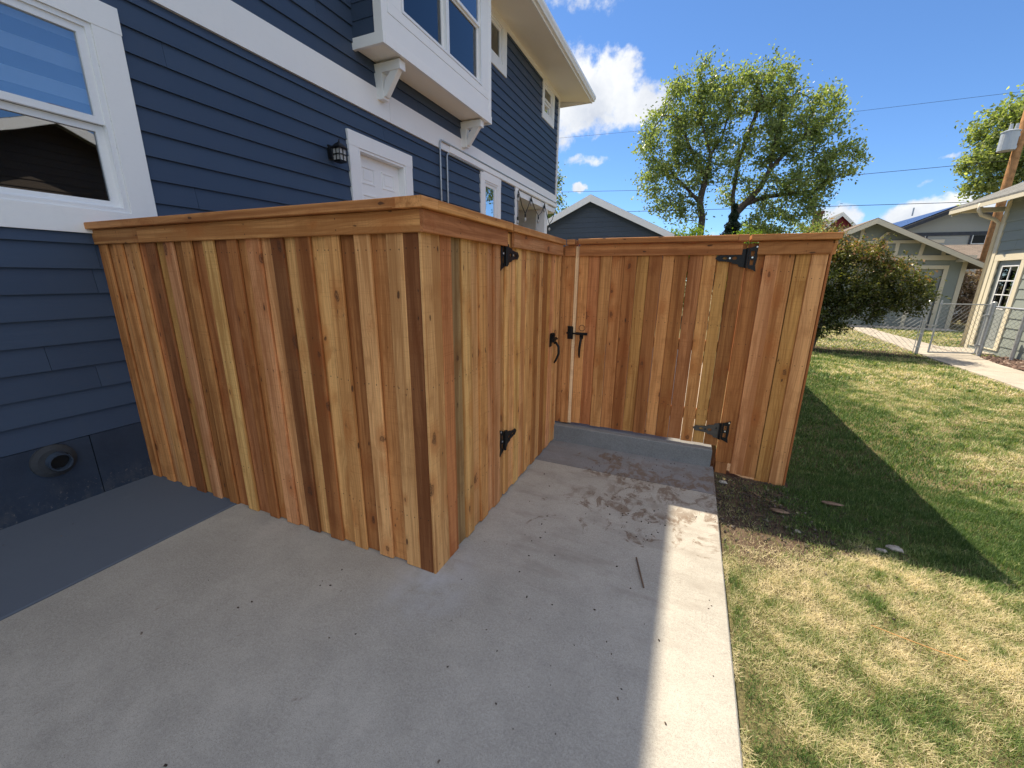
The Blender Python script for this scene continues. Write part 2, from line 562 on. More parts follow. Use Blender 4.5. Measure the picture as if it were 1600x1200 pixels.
def m_shingle(name, col, sc=(3.2, 7.0), axis='xy'):
    mt, t = mat(name)
    co = t.obj()
    n = t.noise(co, 1.2, 4); f = t.noise(co, 60, 3)
    br = t.t.nodes.new('ShaderNodeTexBrick')
    t.set(br.inputs['Vector'], co)
    br.inputs['Scale'].default_value = 1.0
    br.inputs['Brick Width'].default_value = 0.33
    br.inputs['Row Height'].default_value = 0.14
    br.inputs['Mortar Size'].default_value = 0.008
    br.inputs['Color1'].default_value = (*[x * 0.72 for x in col], 1)
    br.inputs['Color2'].default_value = (*[x * 1.2 for x in col], 1)
    br.inputs['Mortar'].default_value = (*[x * 0.3 for x in col], 1)
    c = t.mix(t.mrange(n, 0.3, 0.7, 0, 0.4), br.outputs[0], tuple(x * 0.6 for x in col))
    c = t.mix(t.mrange(f, 0.4, 0.7, 0, 0.5), c, tuple(min(1, x * 1.35) for x in col))
    t.out(t.bsdf(c, 0.9, t.bump(f, 0.4, 0.01), 0.15))
    return mt


def m_ground():
    mt, t = mat('lawn_soil')
    co = t.obj()
    n1 = t.noise(co, 0.55, 4, 0.6)
    n2 = t.noise(co, 3.2, 5, 0.65)
    n3 = t.noise(co, 55, 4, 0.7)
    v = t.math('ADD', t.math('MULTIPLY', n1, 0.6), t.math('MULTIPLY', n2, 0.4))
    c = t.ramp(v, [(0.34, (0.10, 0.12, 0.042)), (0.5, (0.24, 0.21, 0.10)), (0.64, (0.38, 0.31, 0.18))])
    c = t.mix(t.mrange(n3, 0.3, 0.65, 0, 0.7), c, (0.042, 0.036, 0.020))
    sx = t.n('ShaderNodeSeparateXYZ', co); sy = t.n('ShaderNodeSeparateXYZ', co, out=1)
    ex = t.math('DIVIDE', t.math('SUBTRACT', sx, 0.60), 0.62); ey = t.math('DIVIDE', t.math('SUBTRACT', sy, 3.15), 0.85)
    rr = t.math('SQRT', t.math('ADD', t.math('MULTIPLY', ex, ex), t.math('MULTIPLY', ey, ey)))
    rr = t.math('ADD', rr, t.math('MULTIPLY', t.math('SUBTRACT', n2, 0.5), 1.6))
    soil = t.ramp(t.noise(co, 6, 6, 0.7), [(0.3, (0.075, 0.052, 0.036)), (0.55, (0.14, 0.10, 0.072)), (0.75, (0.22, 0.17, 0.125))])
    soil = t.mix(t.mrange(n3, 0.5, 0.7, 0, 0.7), soil, (0.04, 0.03, 0.024))
    c = t.mix(t.mrange(rr, 1.15, 0.75), c, soil)
    t.out(t.bsdf(c, 0.95, t.bump(n3, 0.8, 0.03), 0.1))
    return mt


def m_dirt():
    mt, t = mat('dirt')
    co = t.obj()
    n1 = t.noise(co, 4, 6, 0.7)
    n3 = t.noise(co, 45, 6, 0.7)
    c = t.ramp(n1, [(0.3, (0.055, 0.040, 0.028)), (0.55, (0.11, 0.080, 0.055)), (0.75, (0.17, 0.13, 0.095))])
    c = t.mix(t.mrange(n3, 0.45, 0.7, 0, 0.7), c, (0.028, 0.022, 0.018))
    t.out(t.bsdf(c, 0.95, t.bump(n3, 1.0, 0.03), 0.1))
    return mt


def m_foundation():
    mt, t = mat('navy_foundation_paint')
    co = t.obj()
    sz = t.t.nodes.new('ShaderNodeSeparateXYZ')
    t.set(sz.inputs[0], co)
    n = t.noise(co, 5, 5, 0.6)
    c = t.mix(t.mrange(n, 0.3, 0.7), (0.025, 0.037, 0.062), (0.036, 0.052, 0.083))
    low = t.mrange(sz.outputs[2], 0.26, 0.0, 0, 1, True)
    sp = t.noise(co, 46, 4, 0.7)
    sm = t.noise(t.scale(co, (1, 3, 1.4)), 4.0, 6, 0.7)
    c = t.mix(t.math('MULTIPLY', t.mrange(sp, 0.60, 0.68, 0, 0.8), low), c, (0.19, 0.18, 0.17))
    c = t.mix(t.math('MULTIPLY', t.mrange(sm, 0.50, 0.70, 0, 0.45), low), c, (0.13, 0.13, 0.13))
    t.out(t.bsdf(c, 0.6, t.bump(t.noise(co, 70, 4, 0.7), 0.5, 0.004), 0.3))
    return mt


CEDAR = m_cedar()
NAVY = m_paint('navy_siding_paint', (0.042, 0.066, 0.113), 0.50, 0.22, 0.10, 0.10)
NAVYC = m_foundation()
WHITE = m_paint('white_trim_paint', (0.86, 0.86, 0.85), 0.5, 0.25, 0.03, 0.06)
VINYL = m_simple('white_vinyl', (0.82, 0.83, 0.84), 0.35, 0.4, 0, 0.02, 4, 0.03)
SOFFIT = m_paint('soffit_paint', (0.88, 0.84, 0.76), 0.6, 0.1, 0.03, 0.05)
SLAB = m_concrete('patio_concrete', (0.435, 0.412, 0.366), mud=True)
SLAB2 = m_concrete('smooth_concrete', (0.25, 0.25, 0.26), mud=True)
CURBM = m_concrete('curb_concrete', (0.235, 0.24, 0.24))
PAINTSLAB = m_concrete('painted_concrete', (0.22, 0.23, 0.26), painted=(0.10, 0.125, 0.165))
WALKM = m_concrete('walk_concrete', (0.48, 0.43, 0.36))
BLACK = m_simple('black_powder_coat', (0.008, 0.008, 0.009), 0.45, 0.3, 0.0, 0.2, 30, 0.05)
SCREW = m_simple('zinc_screw', (0.75, 0.75, 0.74), 0.3, 0.5, 0.6, 0.05)
GALV = m_simple('galvanised_steel', (0.44, 0.46, 0.48), 0.42, 0.5, 0.55, 0.15, 20, 0.05)
WIREM = m_simple('galvanised_wire', (0.20, 0.21, 0.22), 0.5, 0.4, 0.3, 0.1)
CABLE = m_simple('black_cable', (0.02, 0.021, 0.024), 0.6, 0.3)
GLASS = m_glass('window_glass', 0.17, (0.86, 0.90, 0.94))
GLASSD = m_glass('screened_glass', 0.17, (0.35, 0.36, 0.38))
GLASSB = m_glass('tinted_bay_glass', 0.05, (0.42, 0.44, 0.48))
GLASSR = m_glass('reflective_glass', 0.62, (0.3, 0.3, 0.3))
ROOM = m_simple('dark_room', (0.035, 0.033, 0.032), 0.9, 0.1)  # near-black colour standing in for unlit interiors
CURTAIN = m_simple('navy_curtain', (0.045, 0.065, 0.11), 0.9, 0.1, 0, 0.35, 9)
BLIND = m_simple('blind_fabric', (0.66, 0.72, 0.78), 0.9, 0.1, 0, 0.05)
BLIND2 = m_simple('sheer_blind_fabric', (0.20, 0.27, 0.36), 0.9, 0.1, 0, 0.05)
FROST = m_simple('frosted_glass', (0.42, 0.41, 0.39), 0.25, 0.5, 0, 0.1)
ROOFG = m_shingle('grey_shingle', (0.20, 0.20, 0.19))
ROOFB = m_shingle('brown_shingle', (0.22, 0.18, 0.15))
ROOFD = m_shingle('dark_shingle', (0.075, 0.075, 0.08))
SAGE = m_paint('sage_siding_paint', (0.26, 0.29, 0.265), 0.6, 0.2, 0.08, 0.12)
CREAM = m_paint('cream_trim_paint', (0.66, 0.60, 0.46), 0.55, 0.15, 0.04, 0.08)
SAGED = m_paint('grey_door_paint', (0.30, 0.325, 0.31), 0.5, 0.05, 0.05, 0.05)
GREYS = m_paint('grey_siding_paint', (0.42, 0.43, 0.42), 0.6, 0.1, 0.05, 0.06)
GREYT = m_simple('charcoal_trim', (0.055, 0.062, 0.085), 0.5)
SOLAR = m_simple('solar_cells', (0.030, 0.055, 0.15), 0.30, 0.5, 0, 0.15, 1.0, 0.0)
RED = m_paint('red_siding_paint', (0.22, 0.028, 0.035), 0.6, 0.2, 0.1, 0.1)
BROWNW = m_paint('brown_siding_paint', (0.085, 0.065, 0.05), 0.7, 0.2)
BRICKM = m_simple('chimney_brick', (0.16, 0.085, 0.06), 0.9, 0.1, 0, 0.3, 12, 0.4)
POLEW = m_simple('pole_wood', (0.36, 0.19, 0.085), 0.85, 0.1, 0, 0.35, 6, 0.4, 30)
STEELG = m_simple('transformer_paint', (0.42, 0.45, 0.48), 0.4, 0.4, 0.0, 0.06)
BARK = m_simple('bark', (0.085, 0.068, 0.055), 0.95, 0.1, 0, 0.45, 5, 0.9, 25)
BARKL = m_simple('grey_bark', (0.14, 0.12, 0.105), 0.95, 0.1, 0, 0.45, 5, 0.9, 25)
STONEM = m_simple('pale_stone', (0.36, 0.33, 0.29), 0.85, 0.2, 0, 0.3, 20, 0.4)
GRAVEL = m_leaf('dark_gravel', [(0.0, (0.035, 0.028, 0.024)), (0.6, (0.10, 0.082, 0.068)), (0.9, (0.2, 0.18, 0.16)), (1.0, (0.42, 0.40, 0.37))], 0.9, 0.0)
CHIP = m_leaf('mulch_chip', [(0.0, (0.06, 0.035, 0.028)), (0.5, (0.17, 0.11, 0.085)), (1.0, (0.38, 0.31, 0.26))], 0.9, 0.0)
MUDM = m_simple('mud_crumb', (0.055, 0.038, 0.028), 0.95, 0.1, 0, 0.4, 30, 0.5)
TWIGM = m_simple('twig_bark', (0.17, 0.12, 0.085), 0.9, 0.1)
ORANGE = m_simple('orange_string', (0.62, 0.33, 0.12), 0.6, 0.3)
GRASS = m_leaf('grass_blade', [(0.0, (0.058, 0.118, 0.030)), (0.25, (0.170, 0.265, 0.080)), (0.5, (0.340, 0.385, 0.165)), (0.72, (0.52, 0.46, 0.26)), (1.0, (0.72, 0.61, 0.41))], 0.55, 0.30)
LEAFA = m_leaf('ash_leaf', [(0.0, (0.085, 0.130, 0.040)), (0.5, (0.225, 0.275, 0.110)), (0.85, (0.40, 0.43, 0.19)), (1.0, (0.52, 0.52, 0.26))], 0.36, 0.56)
LEAFY = m_leaf('spring_leaf', [(0.0, (0.10, 0.17, 0.02)), (0.6, (0.20, 0.29, 0.03)), (1.0, (0.34, 0.38, 0.06))], 0.5, 0.4)
LEAFB = m_leaf('barberry_leaf', [(0.0, (0.030, 0.045, 0.014)), (0.40, (0.085, 0.105, 0.028)), (0.62, (0.24, 0.23, 0.06)), (0.78, (0.36, 0.17, 0.085)), (1.0, (0.55, 0.36, 0.22))], 0.34, 0.30)
NEEDLE = m_leaf('conifer_needle', [(0.0, (0.010, 0.022, 0.012)), (1.0, (0.035, 0.060, 0.028))], 0.6, 0.1)
DRYLEAF = m_leaf('dry_shrub_leaf', [(0.0, (0.13, 0.075, 0.05)), (0.5, (0.30, 0.21, 0.15)), (1.0, (0.55, 0.45, 0.34))], 0.8, 0.2)

# ------------------------------------------------------------------ ground
def sheet(name, pts, z, mt, kind='structure', n=1):
    mb = MB()
    # a bend in the ground: cut the outline where the lawn level changes
    out = []
    for (x0, y0), (x1, y1) in zip(pts, pts[1:] + pts[:1]):
        out.append((x0, y0))
        for c in sorted((q for q in (2.3, 3.1, 9.0) if min(y0, y1) < q < max(y0, y1)), reverse=y0 > y1):
            out.append((x0 + (x1 - x0) * (c - y0) / (y1 - y0), c))
    pts = out
    if callable(z):
        for lo, hi in ((-99, 2.3), (2.3, 3.1), (3.1, 9.0), (9.0, 99)):
            band = [p for p in pts if lo - 1e-6 <= p[1] <= hi + 1e-6]
            if len(band) > 2: mb.add([(x, y, z(y)) for x, y in band], [list(range(len(band)))])
        return mb.build(name, mt, kind=kind, fix=False)
    mb.add([(x, y, z if not callable(z) else z(y)) for x, y in pts], [list(range(len(pts)))])
    return mb.build(name, mt, kind=kind, fix=False)


mb = MB()
ys = [-60, -8, 0, 2.3, 3.1, 9, 24, 60, 400]
for i in range(len(ys) - 1):
    a, b = ys[i], ys[i + 1]
    za, zb = gz(a), gz(b)
    mb.add([(-400, a, za), (400, a, za), (400, b, zb), (-400, b, zb)], [(0, 1, 2, 3)])
mb.build('lawn_ground', m_ground(), kind='structure', fix=False)


def slab(name, x0, x1, y0, y1, top, mt, depth=0.12, ch=0.006):
    mb = MB()
    mb.prism([(x0, top - depth), (x1, top - depth), (x1, top - ch), (x1 - ch, top), (x0 + ch, top), (x0, top - ch)], y0, y1, 'y')
    return mb.build(name, mt, kind='structure')


slab('patio_slab', -2.684, 0.325, -6.0, 3.003, 0.0, SLAB)
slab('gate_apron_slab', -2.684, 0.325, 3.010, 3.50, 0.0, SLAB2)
slab('painted_patio_strip', -3.70, -2.690, -6.0, 3.50, 0.003, PAINTSLAB)
slab('back_walk_slab', -3.70, 0.305, 3.70, 9.5, 0.10, WALKM, 0.25)
# curb step under the rear gate
mb = MB()
mb.add([(-3.6, 3.478, 0), (0.300, 3.478, 0), (0.300, 3.478, 0.145), (-3.6, 3.478, 0.165), (-3.6, 3.485, 0.172), (0.294, 3.485, 0.153),
        (-3.6, 3.698, 0.176), (0.294, 3.698, 0.157), (-3.6, 3.698, -0.1), (0.300, 3.698, -0.1), (-3.6, 3.478, -0.1), (0.300, 3.478, -0.1), (0.300, 3.698, 0.15)],
       [(10, 11, 1, 0), (0, 1, 2, 3), (3, 2, 5, 4), (4, 5, 7, 6), (11, 9, 12, 7, 5, 2, 1), (6, 7, 12, 9, 8)])
mb.build('curb_step', CURBM, kind='structure')

# concrete walk to the neighbour's yard, in jointed slabs
L = [(4.55, 3.0), (4.80, 9.15), (4.95, 11.9), (5.05, 12.5), (5.6, 18.2), (5.9, 21.3)]
Rr = [(5.45, 3.0), (5.68, 9.15), (5.93, 11.9), (6.15, 12.5), (6.30, 18.2), (6.7, 21.3)]


def lerp_poly(P, y):
    for (x0, y0), (x1, y1) in zip(P[:-1], P[1:]):
        if y0 <= y <= y1:
            return x0 + (x1 - x0) * (y - y0) / (y1 - y0)
    return P[-1][0]


mb = MB()
yy = 3.0
while yy < 21.2:
    y2 = min(yy + 1.2, 21.3)
    a, b = yy + 0.006, y2 - 0.006
    za, zb = gz(a) + 0.03, gz(b) + 0.03
    v = [(lerp_poly(L, a), a, za), (lerp_poly(Rr, a), a, za), (lerp_poly(Rr, b), b, zb), (lerp_poly(L, b), b, zb)]
    v += [(x, y, z - 0.1) for x, y, z in v]
    mb.add(v, [(0, 1, 2, 3), (0, 4, 5, 1), (1, 5, 6, 2), (2, 6, 7, 3), (3, 7, 4, 0)])
    yy = y2
mb.box(6.7, 9.3, 20.2, 21.3, gz(21) - 0.1, gz(21) + 0.035)
mb.box(5.9, 6.62, 13.0, 13.95, gz(13.5) - 0.1, gz(13.5) + 0.06)
mb.build('garden_walk', WALKM, kind='structure')

# dirt bed at the fence foot and mulch bed by the sage house
sheet('mulch_bed', [(5.62, 6.5), (6.64, 6.5), (6.64, 12.6), (6.0, 12.5), (5.95, 11.9)], lambda y: gz(y) + 0.012, m_dirt())
sheet('shrub_bed', [(0.9, 11.2), (4.2, 11.0), (4.9, 11.6), (4.9, 12.5), (0.9, 12.8)], lambda y: gz(y) + 0.008, m_dirt())

# ------------------------------------------------------------------ cedar boards
BOARD = {}


def board_mesh(w, t, l, ch=0.0032):
    key = (round(w, 4), round(t, 4), round(l, 4))
    if key in BOARD: return BOARD[key]
    mb = MB()
    x, y = w / 2, t / 2
    mb.prism([(-x + ch, -y), (x - ch, -y), (x, -y + ch), (x, y - ch), (x - ch, y), (-x + ch, y), (-x, y - ch), (-x, -y + ch)], 0, l, 'z')
    me = bpy.data.meshes.new('board')
    me.from_pydata(mb.v, [], [tuple(f) for f in mb.f])
    import bmesh
    bm = bmesh.new(); bm.from_mesh(me); bmesh.ops.recalc_face_normals(bm, faces=bm.faces); bm.to_mesh(me); bm.free()
    me.materials.append(CEDAR)
    BOARD[key] = me
    return me


TONES = {'lt': (0.72, 0.385, 0.170), 'md': (0.53, 0.242, 0.092), 'dk': (0.265, 0.108, 0.042), 'pk': (0.66, 0.320, 0.155),
         'yl': (0.74, 0.420, 0.170), 'ol': (0.52, 0.270, 0.094), 'rd': (0.49, 0.205, 0.085), 'gy': (0.37, 0.240, 0.118),
         'new': (0.88, 0.65, 0.43), 'br': (0.40, 0.165, 0.058), 'tn': (0.62, 0.305, 0.118)}


def tone(k):
    c = TONES[k]
    j = random.uniform(0.92, 1.08)
    j *= random.uniform(0.90, 1.08)
    return tuple(min(1, max(0.01, x * j * k * random.uniform(0.97, 1.03))) for x, k in zip(c, (1.0, 0.965, 0.88)))


def board(name, parent, base, w, t, l, direction='z', yaw=0.0, col='md', tilt=0.0):
    """a cedar board: direction 'z' upright, 'x' or 'y' lying along that axis; yaw turns an upright board"""
    o = bpy.data.objects.new(name, board_mesh(w, t, l))
    COL.objects.link(o)
    o.color = (*tone(col), 1)
    o.parent = parent
    pw = wloc(parent)
    o.location = (base[0] - pw[0], base[1] - pw[1], base[2] - pw[2])
    if direction == 'z':
        o.rotation_euler = (0, tilt, yaw)
    elif direction == 'x':      # local z -> +x, local x (width) -> z
        o.rotation_euler = Matrix(((0, 0, 1), (0, 1, 0), (-1, 0, 0))).to_euler()
    elif direction == 'y':      # local z -> +y, local x (width) -> z
        o.rotation_euler = Matrix(((0, -1, 0), (0, 0, 1), (-1, 0, 0))).to_euler()
    elif direction == 'xflat':  # width -> y
        o.rotation_euler = Matrix(((0, 0, 1), (1, 0, 0), (0, 1, 0))).to_euler()
    elif direction == 'yflat':  # width -> x
        o.rotation_euler = Matrix(((1, 0, 0), (0, 0, 1), (0, -1, 0))).to_euler()
    return o


TOPZ = 1.786            # underside of cap
CAPT = 0.042
TRIM0, TRIMH = 1.695, 0.090
PT = 0.016              # picket thickness

# --- fence 1: left face + corner + fixed part of right face
f1 = thing('wooden_fence', 'cedar picket fence running from the navy house wall to the near corner', 'fence', (-1.08, 1.482, 0))
seams = [-3.672, -3.579, -3.490, -3.391, -3.296, -3.218, -3.120, -3.023, -2.932, -2.841, -2.749, -2.664, -2.554, -2.460, -2.344, -2.264, -2.187,
         -2.086, -1.994, -1.906, -1.814, -1.717, -1.624, -1.535, -1.442, -1.350, -1.255, -1.165, -1.0865]
tones1 = ['md', 'tn', 'md', 'lt', 'tn', 'rd', 'dk', 'ol', 'pk', 'br', 'md', 'br', 'yl', 'rd', 'br', 'tn', 'pk', 'lt', 'dk', 'yl', 'br', 'yl', 'tn', 'br', 'lt', 'md', 'lt', 'dk']
for i in range(len(seams) - 1):
    a, b = seams[i], seams[i + 1]
    proud = (i % 2 == (len(seams) - 3) % 2)
    last = i == len(seams) - 2
    w = (b - a) + (0.001 if proud or last else 0.03)
    yf = 1.482 if proud else 1.482 + 0.0185
    if last: yf = 1.4835
    z0 = random.uniform(0.002, 0.007)
    if last: z0 = 0.001
    board('picket', f1, ((a + b) / 2, yf + PT / 2, z0), round(w, 3), PT, 1.775 - z0, 'z', 0, tones1[i], 0 if i > 25 else random.uniform(-0.002, 0.002))
yseams = [1.4825, 1.622, 1.713, 1.811, 1.903, 1.992, 2.088, 2.175, 2.269, 2.322]
tones2 = ['lt', 'rd', 'gy', 'yl', 'lt', 'tn', 'pk', 'pk', 'yl']
for i in range(len(yseams) - 1):
    a, b = yseams[i], yseams[i + 1]
    z0 = random.uniform(0.003, 0.008) if i else 0.001
    xo = -1.0725 if i == 0 else (-1.0705 if i % 2 else -1.084)
    aa = a if i else a + 0.0
    board('picket', f1, (xo - PT / 2 + 0.016 - 0.012, (aa + b) / 2, z0), round(b - aa + (0 if i % 2 or i == 0 else 0.02), 3), PT, 1.775 - z0, 'z', math.pi / 2, tones2[i], 0 if i == 0 else random.uniform(-0.002, 0.002))
# trims and caps
board('trim_board', f1, (-3.672, 1.464 + 0.009, TRIM0 + TRIMH / 2), TRIMH, 0.018, 0.53, 'x', col='md')
board('trim_board', f1, (-3.141, 1.464 + 0.009, TRIM0 + TRIMH / 2), TRIMH, 0.018, 2.084, 'x', col='tn')
board('trim_board', f1, (-1.0495, 1.464, TRIM0 + TRIMH / 2), TRIMH, 0.018, 0.842, 'y', col='rd')
board('cap_board', f1, (-3.672, 1.505, TOPZ + CAPT / 2), 0.15, CAPT, 2.52, 'xflat', col='md')
board('cap_board', f1, (-1.095, 1.4305, TOPZ + CAPT / 2), 0.15, CAPT, 0.115, 'yflat', col='tn')
board('cap_board', f1, (-1.095, 1.547, TOPZ + CAPT / 2), 0.15, CAPT, 0.79, 'yflat', col='tn')
for z in (0.30, 1.0, 1.62):
    board('rail', f1, (-3.66, 1.545, z), 0.09, 0.038, 2.50, 'x', col='md')
    board('rail', f1, (-1.142, 1.60, z), 0.09, 0.038, 0.70, 'y', col='md')
for x, y in ((-3.60, 1.62), (-2.4, 1.62), (-1.20, 1.62), (-1.165, 2.262)):
    board('post', f1, (x, y, 0.0), 0.09, 0.09, 1.775, 'z', col='md')


# --- hardware
def hinge(parent, origin, ax, up=1, label=None, strapmat=None):
    """tee hinge lying on a vertical face. origin = barrel centre; ax: 'x-' strap towards -x on a face looking to -y;
    'y+' strap towards +y on a face looking to +x"""
    def P(s, z, d):           # s along strap, z up, d outwards
        if ax == 'x-': return (origin[0] - s, origin[1] - d, origin[2] + z)
        return (origin[0] + d, origin[1] + s, origin[2] + z)

    def plate(mb, outline, d0, d1, hole=None):
        n = len(outline)
        if hole is None:
            v = [P(s, z, d0) for s, z in outline] + [P(s, z, d1) for s, z in outline]
            f = [list(range(n)), list(range(2 * n - 1, n - 1, -1))] + [(i, i + n, (i + 1) % n + n, (i + 1) % n) for i in range(n)]
            mb.add(v, f)
    mb = MB()
    # strap: stepped taper to a spear tip, open slots left between its bars
    top = [(0.0, 0.068), (0.045, 0.060), (0.050, 0.046), (0.092, 0.038), (0.096, 0.030), (0.160, 0.022), (0.178, 0.024), (0.188, 0.018), (0.208, 0.0)]
    slots = [(0.060, 0.096, 0.011), (0.124, 0.160, 0.008)]
    def topz(s):
        for (s0, z0), (s1, z1) in zip(top[:-1], top[1:]):
            if s0 <= s <= s1: return z0 + (z1 - z0) * (s - s0) / max(1e-6, s1 - s0)
        return 0
    cuts = sorted(set([p[0] for p in top] + [s for a, b, h in slots for s in (a, (a + b) / 2 - 0.008, (a + b) / 2 + 0.008, b)]))
    def sloth(s):
        for a, b, h in slots:
            if a <= s <= b:
                m_ = (a + b) / 2
                return h * min(1, (s - a) / (m_ - 0.008 - a) if s < m_ - 0.008 else (b - s) / (b - m_ - 0.008) if s > m_ + 0.008 else 1)
        return 0
    for s0, s1 in zip(cuts[:-1], cuts[1:]):
        t0, t1 = topz(s0 + 1e-6), topz(s1 - 1e-6)
        h0, h1 = sloth(s0), sloth(s1)
        for sg in (1, -1):
            plate(mb, [(s0, sg * h0), (s1, sg * h1), (s1, sg * t1), (s0, sg * t0)], 0.0, 0.004)
    strap = mb
    mb = MB()
    # leaf with scalloped outer edge
    for sg in (1, -1):
        plate(mb, [(-0.012, 0), (-0.026, 0), (-0.026, sg * 0.012), (-0.012, sg * 0.012)], 0, 0.004)
        plate(mb, [(-0.045, 0), (-0.066, 0), (-0.066, sg * 0.012), (-0.045, sg * 0.012)], 0, 0.004)
        plate(mb, [(-0.026, 0), (-0.045, 0), (-0.045, sg * 0.012), (-0.026, sg * 0.012)], 0, 0.004)
        plate(mb, [(-0.012, sg * 0.012), (-0.024, sg * 0.012), (-0.024, sg * 0.05), (-0.012, sg * 0.06)], 0, 0.004)
        plate(mb, [(-0.046, sg * 0.012), (-0.066, sg * 0.012), (-0.062, sg * 0.05), (-0.046, sg * 0.05)], 0, 0.004)
        plate(mb, [(-0.012, sg * 0.06), (-0.024, sg * 0.05), (-0.062, sg * 0.05), (-0.070, sg * 0.096), (-0.048, sg * 0.084), (-0.012, sg * 0.070)], 0, 0.004)
    h = mb.build('hinge', BLACK, parent)
    strap.build('strap', strapmat or BLACK, h)
    bm = MB()
    bm.tube([P(0, -0.07, 0.009), P(0, 0.07, 0.009)], 0.0095, 8)
    bm.build('barrel', BLACK, h)
    for s, z, m_ in ((-0.036, 0.004, SCREW), (-0.058, 0.078, SCREW), (-0.030, -0.062, BLACK), (0.110, 0.0, SCREW if label else BLACK), (0.030, 0.022, BLACK)):
        sm = MB()
        sm.tube([P(s, z, 0.003), P(s, z, 0.0065)], 0.0065, 8)
        sm.build('screw', m_, h)
    return h


def latch(parent, origin, ax):
    def P(s, z, d):
        if ax == 'x': return (origin[0] + s, origin[1] - d, origin[2] + z)
        return (origin[0] + d, origin[1] + s, origin[2] + z)

    def pbox(mb, s0, s1, z0, z1, d0, d1):
        a, b = P(s0, z0, d0), P(s1, z1, d1)
        mb.box(a[0], b[0], a[1], b[1], a[2], b[2])
    mb = MB()
    pbox(mb, -0.02, 0.085, -0.013, 0.010, 0.0, 0.006)       # latch plate
    pbox(mb, 0.018, 0.050, -0.045, 0.006, 0.0005, 0.010)
    l = mb.build('latch', BLACK, parent)
    b2 = MB()
    b2.tube([P(-0.10, 0.0, 0.016), P(0.06, -0.003, 0.016)], 0.008, 8)
    b2.build('latch_bar', BLACK, l)
    b3 = MB()
    b3.tube([P(0.034, -0.03, 0.012), P(0.036, -0.07, 0.040), P(0.030, -0.13, 0.044), P(0.026, -0.19, 0.022), P(0.026, -0.215, 0.008)], [0.010, 0.011, 0.011, 0.009, 0.007], 8)
    b3.build('latch_handle', BLACK, l, smooth=True)
    b4 = MB()
    pbox(b4, -0.095, -0.045, -0.055, 0.055, 0.0, 0.004)
    pbox(b4, -0.070, -0.050, -0.020, 0.060, 0.004, 0.030)
    pbox(b4, -0.092, -0.050, 0.048, 0.062, 0.004, 0.022)
    b4.build('latch_catch', BLACK, l)
    ring = MB()
    pts = [P(0.035 + 0.026 * math.cos(a), 0.05 + 0.026 * math.sin(a), 0.004) for a in np.linspace(0, 2 * math.pi, 15)]
    ring.tube(pts, 0.0025, 5)
    ring.build('pull_ring', m_ring, l)
    return l


m_ring = m_simple('rusty_wire', (0.14, 0.055, 0.035), 0.6)

# --- gate 1 (right face)
g1 = thing('fence_gate', 'narrow cedar picket gate in the side run, hinged on the left by black hinges', 'gate', (-1.075, 2.33, 0))
ys1 = [2.334, 2.408, 2.500, 2.592, 2.684, 2.776, 2.868, 2.960, 3.052, 3.144, 3.236, 3.328, 3.420, 3.500]
tones3 = ['yl', 'lt', 'yl', 'lt', 'yl', 'tn', 'md', 'lt', 'br', 'ol', 'pk', 'lt', 'lt']
for i in range(len(ys1) - 1):
    a, b = ys1[i], ys1[i + 1]
    z0 = random.uniform(0.012, 0.022)
    board('picket', g1, (-1.070 - PT / 2 + 0.002 - (0.007 if i % 2 else 0), (a + b) / 2, z0), round(b - a - 0.002 + (0.012 if i % 2 else 0), 3), PT, 1.775 - z0, 'z', math.pi / 2, tones3[i], random.uniform(-0.002, 0.002))
board('trim_board', g1, (-1.0510, 2.405, TRIM0 + TRIMH / 2), TRIMH, 0.018, 1.045, 'y', col='pk')
board('cap_board', g1, (-1.095, 2.352, TOPZ + CAPT / 2 - 0.003), 0.15, CAPT, 1.10, 'yflat', col='tn')
for z in (0.35, 1.0, 1.64):
    board('rail', g1, (-1.105, 2.345, z), 0.09, 0.038, 1.14, 'y', col='md')
hinge(g1, (-1.064, 2.322, 1.650), 'y+', label=1)
hinge(g1, (-1.064, 2.322, 0.440), 'y+')
latch(g1, (-1.062, 3.33, 1.00), 'y')

# --- short fixed panel left of the rear gate
f2 = thing('wooden_fence', 'two picket wide fixed cedar strip between the two gates in the inner corner', 'fence', (-1.02, 3.55, 0.17))
for a, b, c in ((-1.130, -1.032, 'md'), (-1.031, -0.958, 'tn')):
    board('picket', f2, ((a + b) / 2, 3.535 + PT / 2, 0.176), round(b - a, 3), PT, 1.60, 'z', 0, c)
board('trim_board', f2, (-1.045, 3.526, TRIM0 + TRIMH / 2), TRIMH, 0.018, 0.092, 'x', col='rd')
board('cap_board', f2, (-1.018, 3.545, TOPZ + CAPT / 2), 0.15, CAPT, 0.068, 'xflat', col='md')
board('post', f2, (-0.995, 3.605, 0.17), 0.09, 0.09, 1.61, 'z', col='yl')
board('gate_stop', f2, (-0.9405, 3.556, 0.178), 0.032, 0.030, 1.60, 'z', col='new')

